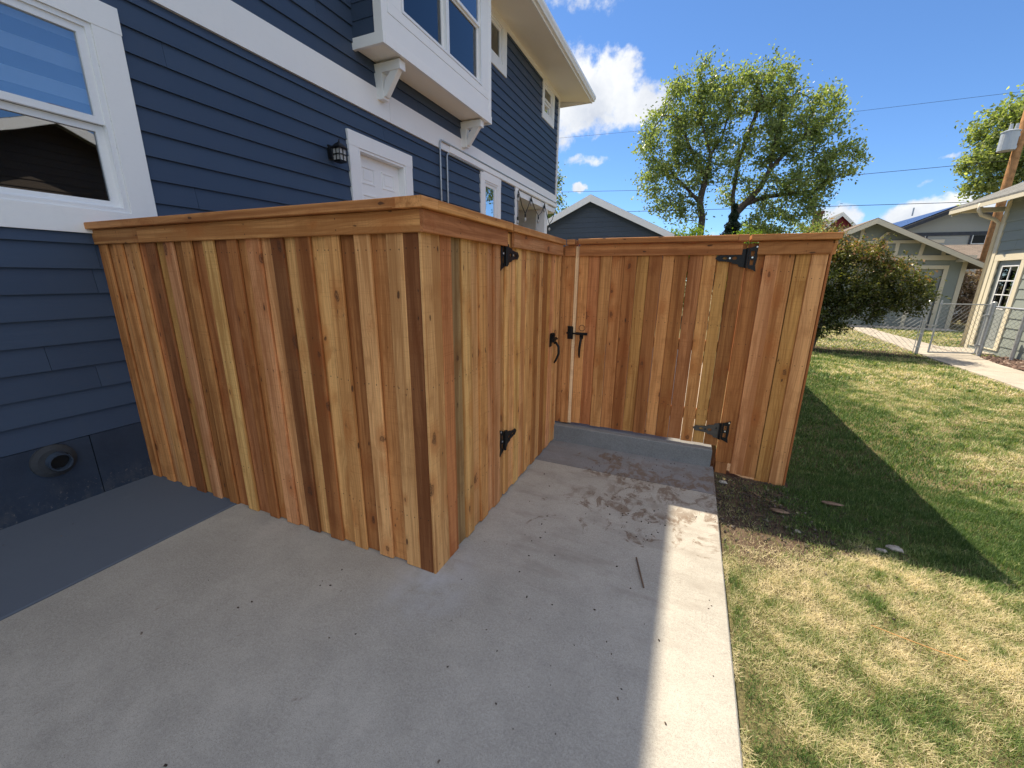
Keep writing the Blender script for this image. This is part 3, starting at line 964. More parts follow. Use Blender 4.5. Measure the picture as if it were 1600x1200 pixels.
# --- rear gate
g2 = thing('fence_gate', 'wide cedar gate above the concrete curb, daylight showing between its boards', 'gate', (-0.3, 3.55, 0.18))
xs = [-0.922, -0.838, -0.741, -0.644, -0.542, -0.443, -0.350, -0.249, -0.157, -0.057, 0.047, 0.140, 0.229, 0.332]
tones4 = ['tn', 'rd', 'tn', 'md', 'br', 'ol', 'br', 'tn', 'br', 'rd', 'tn', 'ol', 'br']
gaps = [0.001, 0.001, 0.002, 0.001, 0.001, 0.001, 0.002, 0.001, 0.002, 0.004, 0.003, 0.0035, 0.002]
for i in range(len(xs) - 1):
    a, b = xs[i], xs[i + 1]
    z0 = 0.186 - 0.006 * i / 12 + random.uniform(-0.002, 0.003)
    tilt = (0.0, 0.0, 0, 0, 0, 0, 0, 0.0006, -0.0004, 0.0016, -0.0010, 0.0008, 0.0)[i]
    board('picket', g2, ((a + b) / 2, 3.535 + PT / 2 + (0.0065 if i % 2 else 0), z0), round(b - a - gaps[i], 4), PT, 1.775 - z0, 'z', 0, tones4[i], tilt)
board('trim_board', g2, (-0.915, 3.526, TRIM0 + TRIMH / 2), TRIMH, 0.018, 1.217, 'x', col='rd')
board('cap_board', g2, (-0.920, 3.545, TOPZ + CAPT / 2 + 0.004), 0.15, CAPT, 1.18, 'xflat', col='md')
board('cap_board', g2, (0.262, 3.545, TOPZ + CAPT / 2 + 0.005), 0.15, CAPT, 0.068, 'xflat', col='pk')
for z in (0.42, 1.0, 1.62):
    board('rail', g2, (-0.92, 3.576, z), 0.09, 0.038, 1.25, 'x', col='rd')
hinge(g2, (0.337, 3.530, 1.672), 'x-', label=1)
hinge(g2, (0.337, 3.530, 0.312), 'x-', strapmat=m_simple('scuffed_steel', (0.085, 0.078, 0.070), 0.5, 0.4, 0.2, 0.2, 40))['label'] = 'tee hinge with a scuffed grey strap'
latch(g2, (-0.898, 3.533, 1.036), 'x')

# --- right end panel and its return along the lawn
f3 = thing('wooden_fence', 'end run of cedar fence at the lawn, right of the wide gate and turning back', 'fence', (0.6, 3.55, -0.09))
xs = [0.344, 0.455, 0.546, 0.643, 0.738, 0.834]
tones5 = ['br', 'pk', 'md', 'ol', 'lt']
for i in range(5):
    a, b = xs[i], xs[i + 1]
    z0 = (0.035, -0.045, -0.055, -0.088, -0.096)[i]
    proud = i in (1, 4)
    board('picket', f3, ((a + b) / 2, (3.533 if proud else 3.546) + PT / 2, z0), round(b - a + (0 if proud else 0.012), 3), PT, 1.775 - z0, 'z', 0, tones5[i], random.uniform(-0.002, 0.002))
board('trim_board', f3, (0.400, 3.524, TRIM0 + TRIMH / 2), TRIMH, 0.018, 0.438, 'x', col='md')
board('cap_board', f3, (0.345, 3.5455, TOPZ + CAPT / 2 + 0.003), 0.15, CAPT, 0.528, 'xflat', col='md')
board('post', f3, (0.390, 3.615, -0.1), 0.09, 0.09, 1.87, 'z', col='rd')
board('post', f3, (0.775, 3.615, -0.1), 0.09, 0.09, 1.87, 'z', col='md')
y = 3.56
i = 0
while y < 10.4:
    w = 0.0925
    board('picket', f3, (0.835 + (0 if i % 2 else 0.011), y + w / 2, -0.09 + random.uniform(-0.006, 0.006)), 0.094 if i % 2 else 0.122, PT, 1.86, 'z', math.pi / 2,
          random.choice(['md', 'lt', 'br', 'pk', 'tn', 'rd']))
    y += w; i += 1
for k in range(3):
    y0 = 3.622 + k * 2.28
    board('cap_board', f3, (0.80, y0, TOPZ + CAPT / 2 + 0.003), 0.145, CAPT, 2.275, 'yflat', col='md')
    board('trim_board', f3, (0.866, y0 - 0.06, TRIM0 + TRIMH / 2), TRIMH, 0.018, 2.275, 'y', col='tn')
    board('post', f3, (0.76, 5.9 + k * 2.28 - 0.1, -0.1), 0.09, 0.09, 1.87, 'z', col='md')
    for z in (0.3, 1.0, 1.6):
        board('rail', f3, (0.805, y0, z), 0.09, 0.038, 2.275, 'y', col='md')

# ------------------------------------------------------------------ navy house
WX = -3.69              # face of the sheathing
house = thing('blue_house', 'two storey navy clapboard house with white trim, along the left of the patio', 'house', (-3.69, 3.0, 0))
HOLES_LOW = [(0.60, 1.70, 1.915, 3.03), (3.96, 4.79, 0.45, 2.91), (7.08, 7.62, 2.0, 3.20)]
HOLES_UP = [(7.20, 7.82, 5.27, 5.84), (10.12, 10.72, 5.27, 5.84)]


def wall_grid(mb, x0, x1, y0, y1, z0, z1, holes):
    ysx = sorted(set([y0, y1] + [h[0] for h in holes] + [h[1] for h in holes]))
    for a, b in zip(ysx[:-1], ysx[1:]):
        segs = [(z0, z1)]
        for h in holes:
            if h[0] <= a and h[1] >= b:
                ns = []
                for s in segs:
                    if h[2] > s[0]: ns.append((s[0], min(s[1], h[2])))
                    if h[3] < s[1]: ns.append((max(s[0], h[3]), s[1]))
                segs = [s for s in ns if s[1] - s[0] > 1e-4]
        for s in segs:
            mb.box(x0, x1, a, b, s[0], s[1])


mb = MB()
wall_grid(mb, -3.86, WX, -6.0, 8.48, 0.44, 3.34, HOLES_LOW)
wall_grid(mb, -3.86, WX, -6.0, 11.29, 3.34, 5.99, HOLES_UP)
mb.box(-11.0, -3.86, -6.0, -5.85, 0, 5.99)
mb.box(-11.0, -10.85, -5.85, 11.29, 0, 5.99)
mb.box(-10.85, -3.86, 11.14, 11.29, 3.34, 5.99)
mb.box(-10.85, -3.86, 8.33, 8.48, 0, 3.34)
mb.box(-10.85, -3.86, -5.85, 11.14, 3.36, 3.5)
mb.build('wall', NAVY, house)
fd = MB()
fd.box(-3.86, -3.672, -6.0, 1.190, -0.3, 0.437)
fd.box(-3.86, -3.674, 1.196, 8.48, -0.3, 0.437)
fd.build('foundation', NAVYC, house)


def plank_piece(mb, y0, y1, za, zb, z0, z1, X=WX, s=1, tb=0.022, tt=0.003):
    """one clapboard z0..z1 (thick at the bottom), clipped to za..zb"""
    def th(z): return tb + (tt - tb) * (z - z0) / (z1 - z0)
    mb.prism([(X, za), (X + s * th(za), za), (X + s * th(zb), zb), (X, zb)], y0, y1, 'y')


def siding(parent, zs, y0, y1, holes, mt, X=WX, s=1, name='siding_plank', joints=True, tb=0.022):
    for z0, z1 in zip(zs[:-1], zs[1:]):
        lap = z1 + 0.0
        mb = MB()
        cuts = sorted(set([y0, y1] + [c for h in holes for c in h[:2] if y0 < c < y1]))
        pieces = []
        for a, b in zip(cuts[:-1], cuts[1:]):
            segs = [(z0, lap)]
            for h in holes:
                if h[0] <= a + 1e-6 and h[1] >= b - 1e-6:
                    ns = []
                    for sg in segs:
                        if h[2] > sg[0]: ns.append((sg[0], min(sg[1], h[2])))
                        if h[3] < sg[1]: ns.append((max(sg[0], h[3]), sg[1]))
                    segs = [q for q in ns if q[1] - q[0] > 0.004]
            for sg in segs: pieces.append([a, b, sg[0], sg[1]])
        # merge neighbours of the same height
        merged = []
        for p in pieces:
            if merged and abs(merged[-1][1] - p[0]) < 1e-6 and merged[-1][2:] == p[2:]:
                merged[-1][1] = p[1]
            else:
                merged.append(p)
        off_ = random.uniform(0, 3.6)
        for a, b, za, zb in merged:
            js = [q for q in np.arange(-12 + off_, 14, 3.66) if a + 0.4 < q < b - 0.4] if joints else []
            ends = [a] + js + [b]
            for u0, u1 in zip(ends[:-1], ends[1:]):
                mb = MB()
                plank_piece(mb, u0 + (0.0012 if u0 in js else 0), u1 - (0.0012 if u1 in js else 0), za, zb, z0, lap, X, s, tb + random.uniform(-0.0015, 0.0015))
                mb.build(name, mt, parent)


zl = [0.442] + [0.596 + 0.1575 * k for k in range(17)] + [3.272, 3.342]
zl = [0.442] + [0.596 + 0.1573 * k for k in range(18)]
zl = [z for z in zl if z < 3.30] + [3.338]
siding(house, zl, -6.0, 8.48, HOLES_LOW, NAVY)
zu = [3.642] + [3.79 + 0.157 * k for k in range(14)] + [5.985]
siding(house, zu, -6.0, 11.19, HOLES_UP, NAVY)
# belly band boards
for a, b in ((-6.0, 0.9), (0.903, 4.55), (4.553, 8.2), (8.203, 11.29)):
    bb = MB(); bb.box(WX, -3.660, a, b, 3.345, 3.638); bb.build('band_board', WHITE, house)
bb = MB(); bb.box(-3.66, -3.645, 5.9, 11.30, 3.352, 3.470); bb.build('band_board', WHITE, house)
bb = MB(); bb.box(WX, -3.655, 11.19, 11.295, 3.64, 5.97); bb.build('corner_board', WHITE, house)
bb = MB(); bb.box(WX - 0.1, -3.655, 8.48, 8.64, -0.05, 3.342); bb.build('corner_board', WHITE, house)
bb = MB(); bb.box(WX, -3.664, -6.0, 11.19, 5.88, 5.975); bb.build('frieze_board', WHITE, house)


def ring_boards(mb, X0, X1, y0, y1, z0, z1, tl, tr, tb, tt):
    """four butted boards around an opening y0..y1, z0..z1"""
    mb.box(X0, X1, y0 - tl, y0, z0, z1)
    mb.box(X0, X1, y1, y1 + tr, z0, z1)
    mb.box(X0, X1 + (0.003 if X1 > X0 else -0.003), y0 - tl - 0.004, y1 + tr + 0.004, z1, z1 + tt)
    mb.box(X0, X1, y0 - tl, y1 + tr, z0 - tb, z0)


def window(parent, y0, y1, z0, z1, trim, s=1, X=WX, style='double', mats=(GLASS, GLASSD), rail=None, trimmat=WHITE, fr=0.055, shade=None, back=0.25, proud=0.0):
    """window in a wall plane of constant X looking along s*x; y0..z1 is the frame's outside"""
    w = thing_part('window', parent)
    mb = MB()
    xo, xi = X + s * (0.022 + proud), X - s * 0.075
    for q in ((y0, y0 + fr * 0.55, z0, z1), (y1 - fr * 0.55, y1, z0, z1)):
        mb.box(xi, xo, *q)
    mb.box(xi, xo, y0 + fr * 0.55, y1 - fr * 0.55, z0, z0 + fr * 0.55)
    mb.box(xi, xo, y0 + fr * 0.55, y1 - fr * 0.55, z1 - fr * 0.55, z1)
    mb.build('frame', VINYL, w)
    if trim:
        tb = MB(); ring_boards(tb, X, X + s * (0.034 + proud), y0 - 0.001, y1 + 0.001, z0 - 0.001, z1 + 0.001, *trim); tb.build('casing', trimmat, w)
    a, b = y0 + fr * 0.55, y1 - fr * 0.55
    c, d = z0 + fr * 0.55, z1 - fr * 0.55

    def sash(a, b, c, d, depth, mt, rw=0.042):
        sb = MB()
        x0, x1 = X + s * (depth - 0.03), X + s * depth
        sb.box(x0, x1, a, a + rw, c, d); sb.box(x0, x1, b - rw, b, c, d)
        sb.box(x0, x1, a + rw, b - rw, c, c + rw); sb.box(x0, x1, a + rw, b - rw, d - rw, d)
        sb.build('sash', VINYL, w)
        gb = MB(); gx = X + s * (depth - 0.018)
        gb.box(gx - 0.002, gx + 0.002, a + rw, b - rw, c + rw, d - rw)
        gb.build('pane', mt, w)
    if style == 'double':
        r = rail if rail is not None else (c + d) / 2
        sash(a, b, r - 0.02, d, 0.008 + proud, mats[0])
        sash(a, b, c, r - 0.022, -0.026 + proud, mats[1])
    else:
        sash(a, b, c, d, 0.004 + proud, mats[0], 0.05)
    sb = MB()
    xb = X - s * back
    sb.box(xb, xb - s * 0.01, y0 + 0.001, y1 - 0.001, z0 + 0.001, z1 - 0.001)
    sb.build('unlit_room_panel', shade or ROOM, w)  # dark sheet behind the glass stands in for the unlit room
    return w


def thing_part(name, parent):
    o = bpy.data.objects.new(name, None)
    o.empty_display_size = 0.1
    COL.objects.link(o); o.parent = parent
    WLOC[o] = wloc(parent)
    return o


w1 = window(house, 0.60, 1.70, 1.915, 3.03, (0.15, 0.152, 0.150, 0.150), rail=2.475, back=0.14)
# zebra blind behind the upper sash
for k in range(6):
    zc = 2.485 + k * 0.088
    bb = MB(); bb.box(-3.752, -3.749, 0.66, 1.655, zc, zc + 0.087); bb.build('blind_band', BLIND if k % 2 == 1 else BLIND2, w1)
window(house, 7.08, 7.62, 2.0, 3.20, (0.16, 0.13, 0.10, 0.135), style='single', mats=(GLASSR, GLASSR))
window(house, 7.20, 7.82, 5.27, 5.84, (0.16, 0.17, 0.14, 0.03), style='single', mats=(GLASSD, GLASSD), shade=ROOM)
window(house, 10.12, 10.72, 5.27, 5.84, (0.12, 0.14, 0.15, 0.03), style='double', mats=(GLASSD, GLASSR), rail=5.56)

# side door
dr = thing_part('door', house)
db = MB(); db.box(-3.80, -3.755, 3.985, 4.768, 0.50, 2.885); db.build('door_leaf', WHITE, dr)
for (a, b) in ((4.07, 4.30), (4.44, 4.67)):
    for (c, d) in ((2.58, 2.775), (1.75, 2.47), (0.75, 1.45)):
        db = MB()
        ring_boards(db, -3.755, -3.748, a + 0.02, b - 0.02, c + 0.02, d - 0.02, 0.02, 0.02, 0.02, 0.02)
        db.box(-3.755, -3.750, a + 0.045, b - 0.045, c + 0.045, d - 0.045)
        db.build('door_panel', WHITE, dr)
db = MB()
db.box(-3.86, -3.66, 3.958, 3.984, 0.45, 2.887); db.box(-3.86, -3.66, 4.769, 4.792, 0.45, 2.887); db.box(-3.86, -3.66, 3.958, 4.792, 2.888, 2.914)
db.build('door_frame', WHITE, dr)
db = MB(); ring_boards(db, WX, -3.652, 3.957, 4.793, 0.45, 2.915, 0.145, 0.145, 0.001, 0.150); db.build('door_casing', WHITE, dr)
db = MB(); db.box(-4.2, -4.19, 3.9, 4.85, 0.4, 3.0); db.build('unlit_room_panel', ROOM, dr)

# bay window box
bay = thing_part('bay_window', house)
BX, BY0, BY1, BZ = -3.272, 4.02, 6.555, 3.88
bb = MB()
bb.box(WX + 0.02, BX - 0.02, BY0 + 0.03, BY1 - 0.03, BZ + 0.02, BZ + 0.10)
bb.build('bay_floor', SOFFIT, bay)
bb = MB()
bb.box(WX, BX + 0.012, BY0 - 0.006, BY0 + 0.03, BZ, BZ + 0.105)
bb.box(WX, BX + 0.012, BY1 - 0.03, BY1 + 0.006, BZ, BZ + 0.105)
bb.box(BX - 0.02, BX + 0.014, BY0 + 0.03, BY1 - 0.03, BZ, BZ + 0.105)
bb.build('bay_skirt', WHITE, bay)
bb = MB()
bhole = [(4.36, 6.24, 4.30, 5.78)]
wall_grid(bb, BX - 0.09, BX - 0.012, BY0 + 0.02, BY1 - 0.02, BZ + 0.105, 5.97, bhole)
bb.build('bay_front', WHITE, bay)
for z0, z1 in zip(np.arange(3.985, 5.9, 0.157), list(np.arange(3.985 + 0.157, 5.9, 0.157)) + [5.97]):
    for yy, sg in ((BY0 + 0.02, -1), (BY1 - 0.02, 1)):
        pb = MB()
        pb.prism([(yy, z0), (yy + sg * 0.012, z0), (yy + sg * 0.004, z1), (yy, z1)], WX, BX - 0.095, 'x')
        pb.build('siding_plank', NAVY, bay)
for yy in (BY0 - 0.002, BY1 - 0.098):
    bb = MB()
    bb.box(BX - 0.10, BX + 0.004, yy, yy + 0.10, BZ + 0.105, 5.95)
    bb.build('bay_corner_board', WHITE, bay)
bb = MB()
bb.box(BX - 0.012, BX + 0.002, BY0 + 0.10, BY1 - 0.10, BZ + 0.110, 4.19)
bb.box(BX - 0.012, BX + 0.006, BY0 + 0.10, BY1 - 0.10, 4.193, 4.297)
bb.box(BX - 0.012, BX + 0.004, BY0 + 0.10, 4.358, 4.30, 5.95)
bb.box(BX - 0.012, BX + 0.004, 6.242, BY1 - 0.10, 4.30, 5.95)
bb.build('bay_casing', WHITE, bay)


def bay_sash(y0, y1):
    wx = BX
    sw = thing_part('window', house)
    WLOC[sw] = WLOC[house]
    f = MB(); fr = 0.03
    f.box(wx - 0.09, wx + 0.012, y0, y0 + fr, 4.302, 5.78); f.box(wx - 0.09, wx + 0.012, y1 - fr, y1, 4.302, 5.78)
    f.box(wx - 0.09, wx + 0.012, y0 + fr, y1 - fr, 4.302, 4.302 + fr); f.box(wx - 0.09, wx + 0.012, y0 + fr, y1 - fr, 5.75, 5.78)
    f.build('frame', VINYL, sw)
    for z0, z1, d, mt in ((4.332, 5.04, -0.04, GLASSB), (5.03, 5.75, -0.01, GLASS)):
        s = MB(); rw = 0.035
        s.box(wx + d - 0.028, wx + d, y0 + fr, y0 + fr + rw, z0, z1); s.box(wx + d - 0.028, wx + d, y1 - fr - rw, y1 - fr, z0, z1)
        s.box(wx + d - 0.028, wx + d, y0 + fr + rw, y1 - fr - rw, z0, z0 + rw); s.box(wx + d - 0.028, wx + d, y0 + fr + rw, y1 - fr - rw, z1 - rw, z1)
        s.build('sash', VINYL, sw)
        g = MB(); g.box(wx + d - 0.018, wx + d - 0.014, y0 + fr + rw, y1 - fr - rw, z0 + rw, z1 - rw); g.build('pane', mt, sw)
    c = MB()
    n = 26
    for i in range(n):
        a = y0 + (y1 - y0) * i / n; b = y0 + (y1 - y0) * (i + 1) / n
        xa = wx - 0.16 + 0.02 * math.sin(i * 1.9); xb = wx - 0.16 + 0.02 * math.sin((i + 1) * 1.9)
        c.add([(xa, a, 4.3), (xb, b, 4.3), (xb, b, 5.78), (xa, a, 5.78)], [(0, 1, 2, 3)])
    c.build('curtain', CURTAIN, sw, fix=False)


bay_sash(4.362, 5.298)
bay_sash(5.302, 6.238)
# knee brackets under the bay
for yc in (4.39, 6.33):
    br = thing_part('bracket', house)
    b = MB()
    b.box(WX, -3.575, yc - 0.05, yc + 0.05, 3.52, 3.88)
    b.build('bracket_post', WHITE, br)
    b = MB(); b.box(-3.575, -3.315, yc - 0.05, yc + 0.05, 3.785, 3.878); b.build('bracket_arm', WHITE, br)
    b = MB()
    b.prism([(-3.575, 3.545), (-3.575, 3.60), (-3.545, 3.70), (-3.47, 3.785), (-3.35, 3.785), (-3.545, 3.545)], yc - 0.035, yc + 0.035, 'y')
    b.build('bracket_brace', WHITE, br)

# soffit, fascia, gutter, roof
EX = -2.93
mb = MB()
mb.add([(-3.70, -6.3, 5.975), (EX, -6.3, 5.86), (EX, 11.62, 5.86), (-3.70, 11.62, 5.975), (-3.70, -6.3, 5.995), (EX, -6.3, 5.88), (EX, 11.62, 5.88), (-3.70, 11.62, 5.995)],
       [(0, 1, 2, 3), (7, 6, 5, 4), (0, 4, 5, 1), (1, 5, 6, 2), (2, 6, 7, 3), (3, 7, 4, 0)])
mb.box(-11.3, -3.702, 11.30, 11.62, 5.975, 5.995)
mb.build('soffit', SOFFIT, house)
mb = MB(); mb.box(EX, EX + 0.022, -6.3, 11.645, 5.84, 5.985); mb.box(-11.3, EX, 11.622, 11.645, 5.85, 5.985); mb.build('fascia', WHITE, house)
mb = MB()
gp = [(EX + 0.024, 5.872), (EX + 0.075, 5.872), (EX + 0.088, 5.90), (EX + 0.110, 5.935), (EX + 0.110, 5.985), (EX + 0.104, 5.985), (EX + 0.104, 5.938), (EX + 0.080, 5.90), (EX + 0.070, 5.878), (EX + 0.024, 5.878)]
mb.prism(gp, -6.3, 11.65, 'y')
mb.build('gutter', VINYL, house)
mb = MB()
e = [(EX + 0.05, -6.35), (EX + 0.05, 11.68), (-11.4, 11.68), (-11.4, -6.35)]
v = [(x, y, 5.99) for x, y in e] + [(-7.1, -2.2, 8.0), (-7.1, 7.5, 8.0)] + [(x, y, 6.02) for x, y in e] + [(-7.1, -2.2, 8.03), (-7.1, 7.5, 8.03)]
mb.add(v, [(6, 7, 11, 10), (7, 8, 11), (8, 9, 10, 11), (9, 6, 10), (0, 1, 7, 6), (1, 2, 8, 7), (2, 3, 9, 8), (3, 0, 6, 9), (0, 3, 2, 1)])
mb.build('roof', ROOFD, house)
# porch under the far end
pr_ = MB()
pr_.box(-8.5, -3.70, 8.65, 11.28, 3.30, 3.335)
pr_.build('porch_ceiling', SOFFIT, house)
pw = MB(); pw.box(-8.7, -8.5, 8.48, 11.28, 0, 3.30); pw.build('porch_wall', WHITE, house)
for z0 in np.arange(0.4, 3.2, 0.15):
    plb = MB(); plank_piece(plb, 8.66, 11.2, z0, z0 + 0.15, z0, z0 + 0.15, -8.5, 1); plb.build('porch_plank', WHITE, house)
pw = MB(); pw.box(-8.5, -4.15, 11.08, 11.2, 0.55, 3.30); pw.build('porch_end_wall', WHITE, house)
for z0 in np.arange(0.55, 3.25, 0.15):
    plb = MB(); plb.prism([(11.079, z0), (11.06, z0), (11.075, min(z0 + 0.15, 3.3)), (11.079, min(z0 + 0.15, 3.3))], -8.49, -4.15, 'x'); plb.build('porch_plank', WHITE, house)
pp = MB(); pp.box(-3.90, -3.68, 10.42, 10.64, 0.0, 3.343); pp.build('porch_post', WHITE, house)
pp = MB(); pp.box(-3.92, -3.67, 8.64, 11.28, 3.20, 3.30); pp.build('porch_beam', WHITE, house)
pf = MB(); pf.box(-8.5, -3.69, 8.49, 11.3, -0.3, 0.55); pf.build('porch_floor', CURBM, house)
pr2 = MB()
pr2.box(-3.80, -3.75, 8.65, 10.42, 1.42, 1.48)
for k in range(14): pr2.box(-3.79, -3.76, 8.7 + k * 0.125, 8.73 + k * 0.125, 0.6, 1.42)
pr2.build('porch_railing', WHITE, house)

# conduits
for y0, z1, dx in ((5.62, 3.452, 0.06), (5.82, 3.325, 0.035)):
    c = MB()
    X = -3.645 if z1 > 3.34 else -3.655
    pts = [(X, y0, 0.5), (X, y0, z1 - 0.06)]
    for a in np.linspace(0.2, 1, 5) * math.pi / 2:
        pts.append((X, y0 + 0.06 - 0.06 * math.cos(a), z1 - 0.06 + 0.06 * math.sin(a)))
    pts.append((X, 11.2 if z1 > 3.34 else 7.0, z1))
    c.tube(pts, 0.014, 8)
    c.build('conduit', GALV, house, smooth=True)

# dryer vent on the foundation
vt = thing_part('dryer_vent', house)
v = MB(); VY, VZ = 1.00, 0.335
v.tube([(-3.673, VY, VZ), (-3.655, VY, VZ), (-3.640, VY, VZ)], [0.108, 0.106, 0.080], 24)
v.build('vent_collar', m_simple('vent_caulk', (0.045, 0.049, 0.056), 0.8, 0.2, 0, 0.2), vt, smooth=False)
v = MB()
n = 18
rings = [(-3.64, 0.060), (-3.60, 0.056), (-3.60, 0.049), (-3.64, 0.047)]
for X, r in rings:
    for k in range(n):
        a = 2 * math.pi * k / n
        v.v.append((X, VY + 0.012 + r * math.cos(a), VZ - (X + 3.64) * 0.15 + r * math.sin(a)))
for i in range(3):
    for k in range(n):
        v.f.append([i * n + k, i * n + (k + 1) % n, (i + 1) * n + (k + 1) % n, (i + 1) * n + k]); v.mi.append(0)
v.f.append([3 * n + k for k in range(n)]); v.mi.append(0)
v.build('vent_pipe', m_simple('vent_plastic', (0.035, 0.05, 0.075), 0.4, 0.4), vt)
v = MB(); v.tube([(-3.634, VY + 0.012, VZ), (-3.632, VY + 0.012, VZ)], 0.047, 18); v.build('vent_flap', BLACK, vt)

# porch lantern by the door
lamp = thing('wall_lantern', 'black wall lantern with frosted panes beside the white side door', 'lantern', (-3.67, 3.62, 2.70))
b = MB(); b.box(-3.672, -3.648, 3.505, 3.615, 2.66, 2.84); b.build('back_plate', BLACK, lamp)
b = MB(); b.tube([(-3.65, 3.56, 2.80), (-3.60, 3.56, 2.85), (-3.54, 3.56, 2.865)], 0.011, 8)
b.tube([(-3.53, 3.56, 2.85), (-3.53, 3.56, 2.895), (-3.52, 3.56, 2.91)], [0.012, 0.008, 0.004], 8)
b.build('lamp_arm', BLACK, lamp)
LX, LY = -3.535, 3.56
b = MB()
b.add([(LX - .076, LY - .076, 2.795), (LX + .076, LY - .076, 2.795), (LX + .076, LY + .076, 2.795), (LX - .076, LY + .076, 2.795),
       (LX - .02, LY - .02, 2.86), (LX + .02, LY - .02, 2.86), (LX + .02, LY + .02, 2.86), (LX - .02, LY + .02, 2.86)],
      [(0, 3, 2, 1), (0, 1, 5, 4), (1, 2, 6, 5), (2, 3, 7, 6), (3, 0, 4, 7), (4, 5, 6, 7)])
b.build('lamp_roof', BLACK, lamp)
b = MB()
for sx in (-1, 1):
    for sy in (-1, 1):
        b.tube([(LX + sx * .060, LY + sy * .060, 2.79), (LX + sx * .053, LY + sy * .053, 2.625)], 0.008, 4)
for z, r in ((2.787, .060), (2.71, .0575), (2.63, .054)):
    for sx in (-1, 1):
        b.box(LX + sx * r - .005, LX + sx * r + .005, LY - r, LY + r, z - .006, z + .006)
        b.box(LX - r, LX + r, LY + sx * r - .005, LY + sx * r + .005, z - .006, z + .006)
for sx in (-1, 1):
    b.box(LX + sx * .057 - .004, LX + sx * .057 + .004, LY - .004, LY + .004, 2.63, 2.79)
    b.box(LX - .004, LX + .004, LY + sx * .057 - .004, LY + sx * .057 + .004, 2.63, 2.79)
b.box(LX - .050, LX + .050, LY - .050, LY + .050, 2.612, 2.625)
b.build('lamp_frame', BLACK, lamp)
b = MB(); b.box(LX - .050, LX + .050, LY - .050, LY + .050, 2.626, 2.785); b.build('lamp_glass', FROST, lamp)

lamp.scale = (0.85, 0.85, 0.74)
lamp.location.z = 2.728

# string lights on the porch
sl = thing('string_lights', 'black string lights looped along the porch opening at the far end of the navy house', 'string lights', (-3.63, 9.6, 3.2))
pts = [(8.55, 2.64), (8.55, 3.20), (8.56, 3.29), (8.62, 3.24), (8.78, 3.02), (8.98, 2.89), (9.14, 3.05), (9.32, 3.29), (9.55, 3.08), (9.83, 2.95), (10.05, 3.06), (10.25, 3.29), (10.45, 3.05), (10.68, 2.86), (10.9, 3.0), (11.15, 3.28)]
b = MB(); b.tube([(-3.63, y, z) for y, z in pts], 0.009, 5); b.build('cord', CABLE, sl)
for y, z in ((8.56, 3.20), (8.55, 2.75), (8.98, 2.86), (9.33, 3.24), (9.83, 2.92), (10.24, 3.22), (10.68, 2.83)):
    b = MB(); b.tube([(-3.63, y, z + .02), (-3.63, y, z - .05)], 0.018, 8); k = b.build('socket', CABLE, sl)
    b = MB(); b.tube([(-3.63, y, z - .05), (-3.63, y, z - .075), (-3.63, y, z - .11), (-3.63, y, z - .135)], [0.014, 0.028, 0.028, 0.01], 8); b.build('bulb', FROST, sl, smooth=True)

# ------------------------------------------------------------------ sage house at the right
HX = 6.65
sage = thing('sage_house', 'sage green clapboard house with cream trim and a glazed back door at the right edge', 'house', (6.65, 12.0, -0.1))
SH = [(13.08, 13.88, 0.0, 2.02)]
mb = MB()
wall_grid(mb, HX, HX + 0.15, 10.2, 14.18, -0.3, 3.6, SH)
mb.box(HX + 0.15, 14, 14.03, 14.18, -0.3, 3.6); mb.box(HX + 0.15, 14, 10.2, 10.35, -0.3, 3.6); mb.box(13.85, 14, 10.35, 14.03, -0.3, 3.6)
mb.build('wall', SAGE, sage)
zs = [-0.12 + 0.2155 * k for k in range(18)]
siding(sage, zs, 10.2, 14.18, SH, SAGE, HX, -1, tb=0.02)
b = MB(); b.box(HX - 0.035, HX, 14.06, 14.20, -0.15, 3.4); b.build('corner_board', CREAM, sage)
sdr = thing_part('door', sage)
b = MB(); ring_boards(b, HX, HX - 0.04, 13.08, 13.88, 0.0, 2.02, 0.13, 0.13, 0.02, 0.14); b.build('door_casing', CREAM, sdr)
b = MB()
b.box(HX + 0.02, HX + 0.06, 13.08, 13.88, 0.0, 0.93); b.box(HX + 0.02, HX + 0.06, 13.08, 13.88, 1.88, 2.02)
b.box(HX + 0.02, HX + 0.06, 13.08, 13.22, 0.93, 1.88); b.box(HX + 0.02, HX + 0.06, 13.74, 13.88, 0.93, 1.88)
b.build('door_leaf', SAGED, sdr)
b = MB()
b.box(HX + 0.018, HX + 0.05, 13.47, 13.49, 0.93, 1.88)
for z in (1.24, 1.56): b.box(HX + 0.016, HX + 0.05, 13.22, 13.74, z - 0.011, z + 0.011)
ring_boards(b, HX + 0.05, HX + 0.012, 13.22, 13.74, 0.93, 1.88, 0.025, 0.025, 0.025, 0.025)
b.build('muntin', VINYL, sdr)
for k in range(2):
    for j in range(3):
        b = MB(); b.box(HX + 0.030, HX + 0.034, 13.225 + k * 0.26, 13.475 + k * 0.26, 0.935 + j * 0.316, 1.24 + j * 0.316); b.build('pane', GLASSD, sdr)
for a, c in ((13.24, 13.45), (13.51, 13.72)):
    b = MB(); b.box(HX + 0.012, HX + 0.02, a, c, 0.2, 0.78); b.build('door_panel', SAGED, sdr)
b = MB(); b.tube([(HX + 0.0, 13.155, 0.92), (HX - 0.04, 13.155, 0.92)], 0.028, 10); b.build('door_knob', GALV, sdr)
b = MB(); b.box(HX + 0.5, HX + 0.51, 13.0, 13.95, 0, 2.1); b.build('unlit_room_panel', ROOM, sdr)
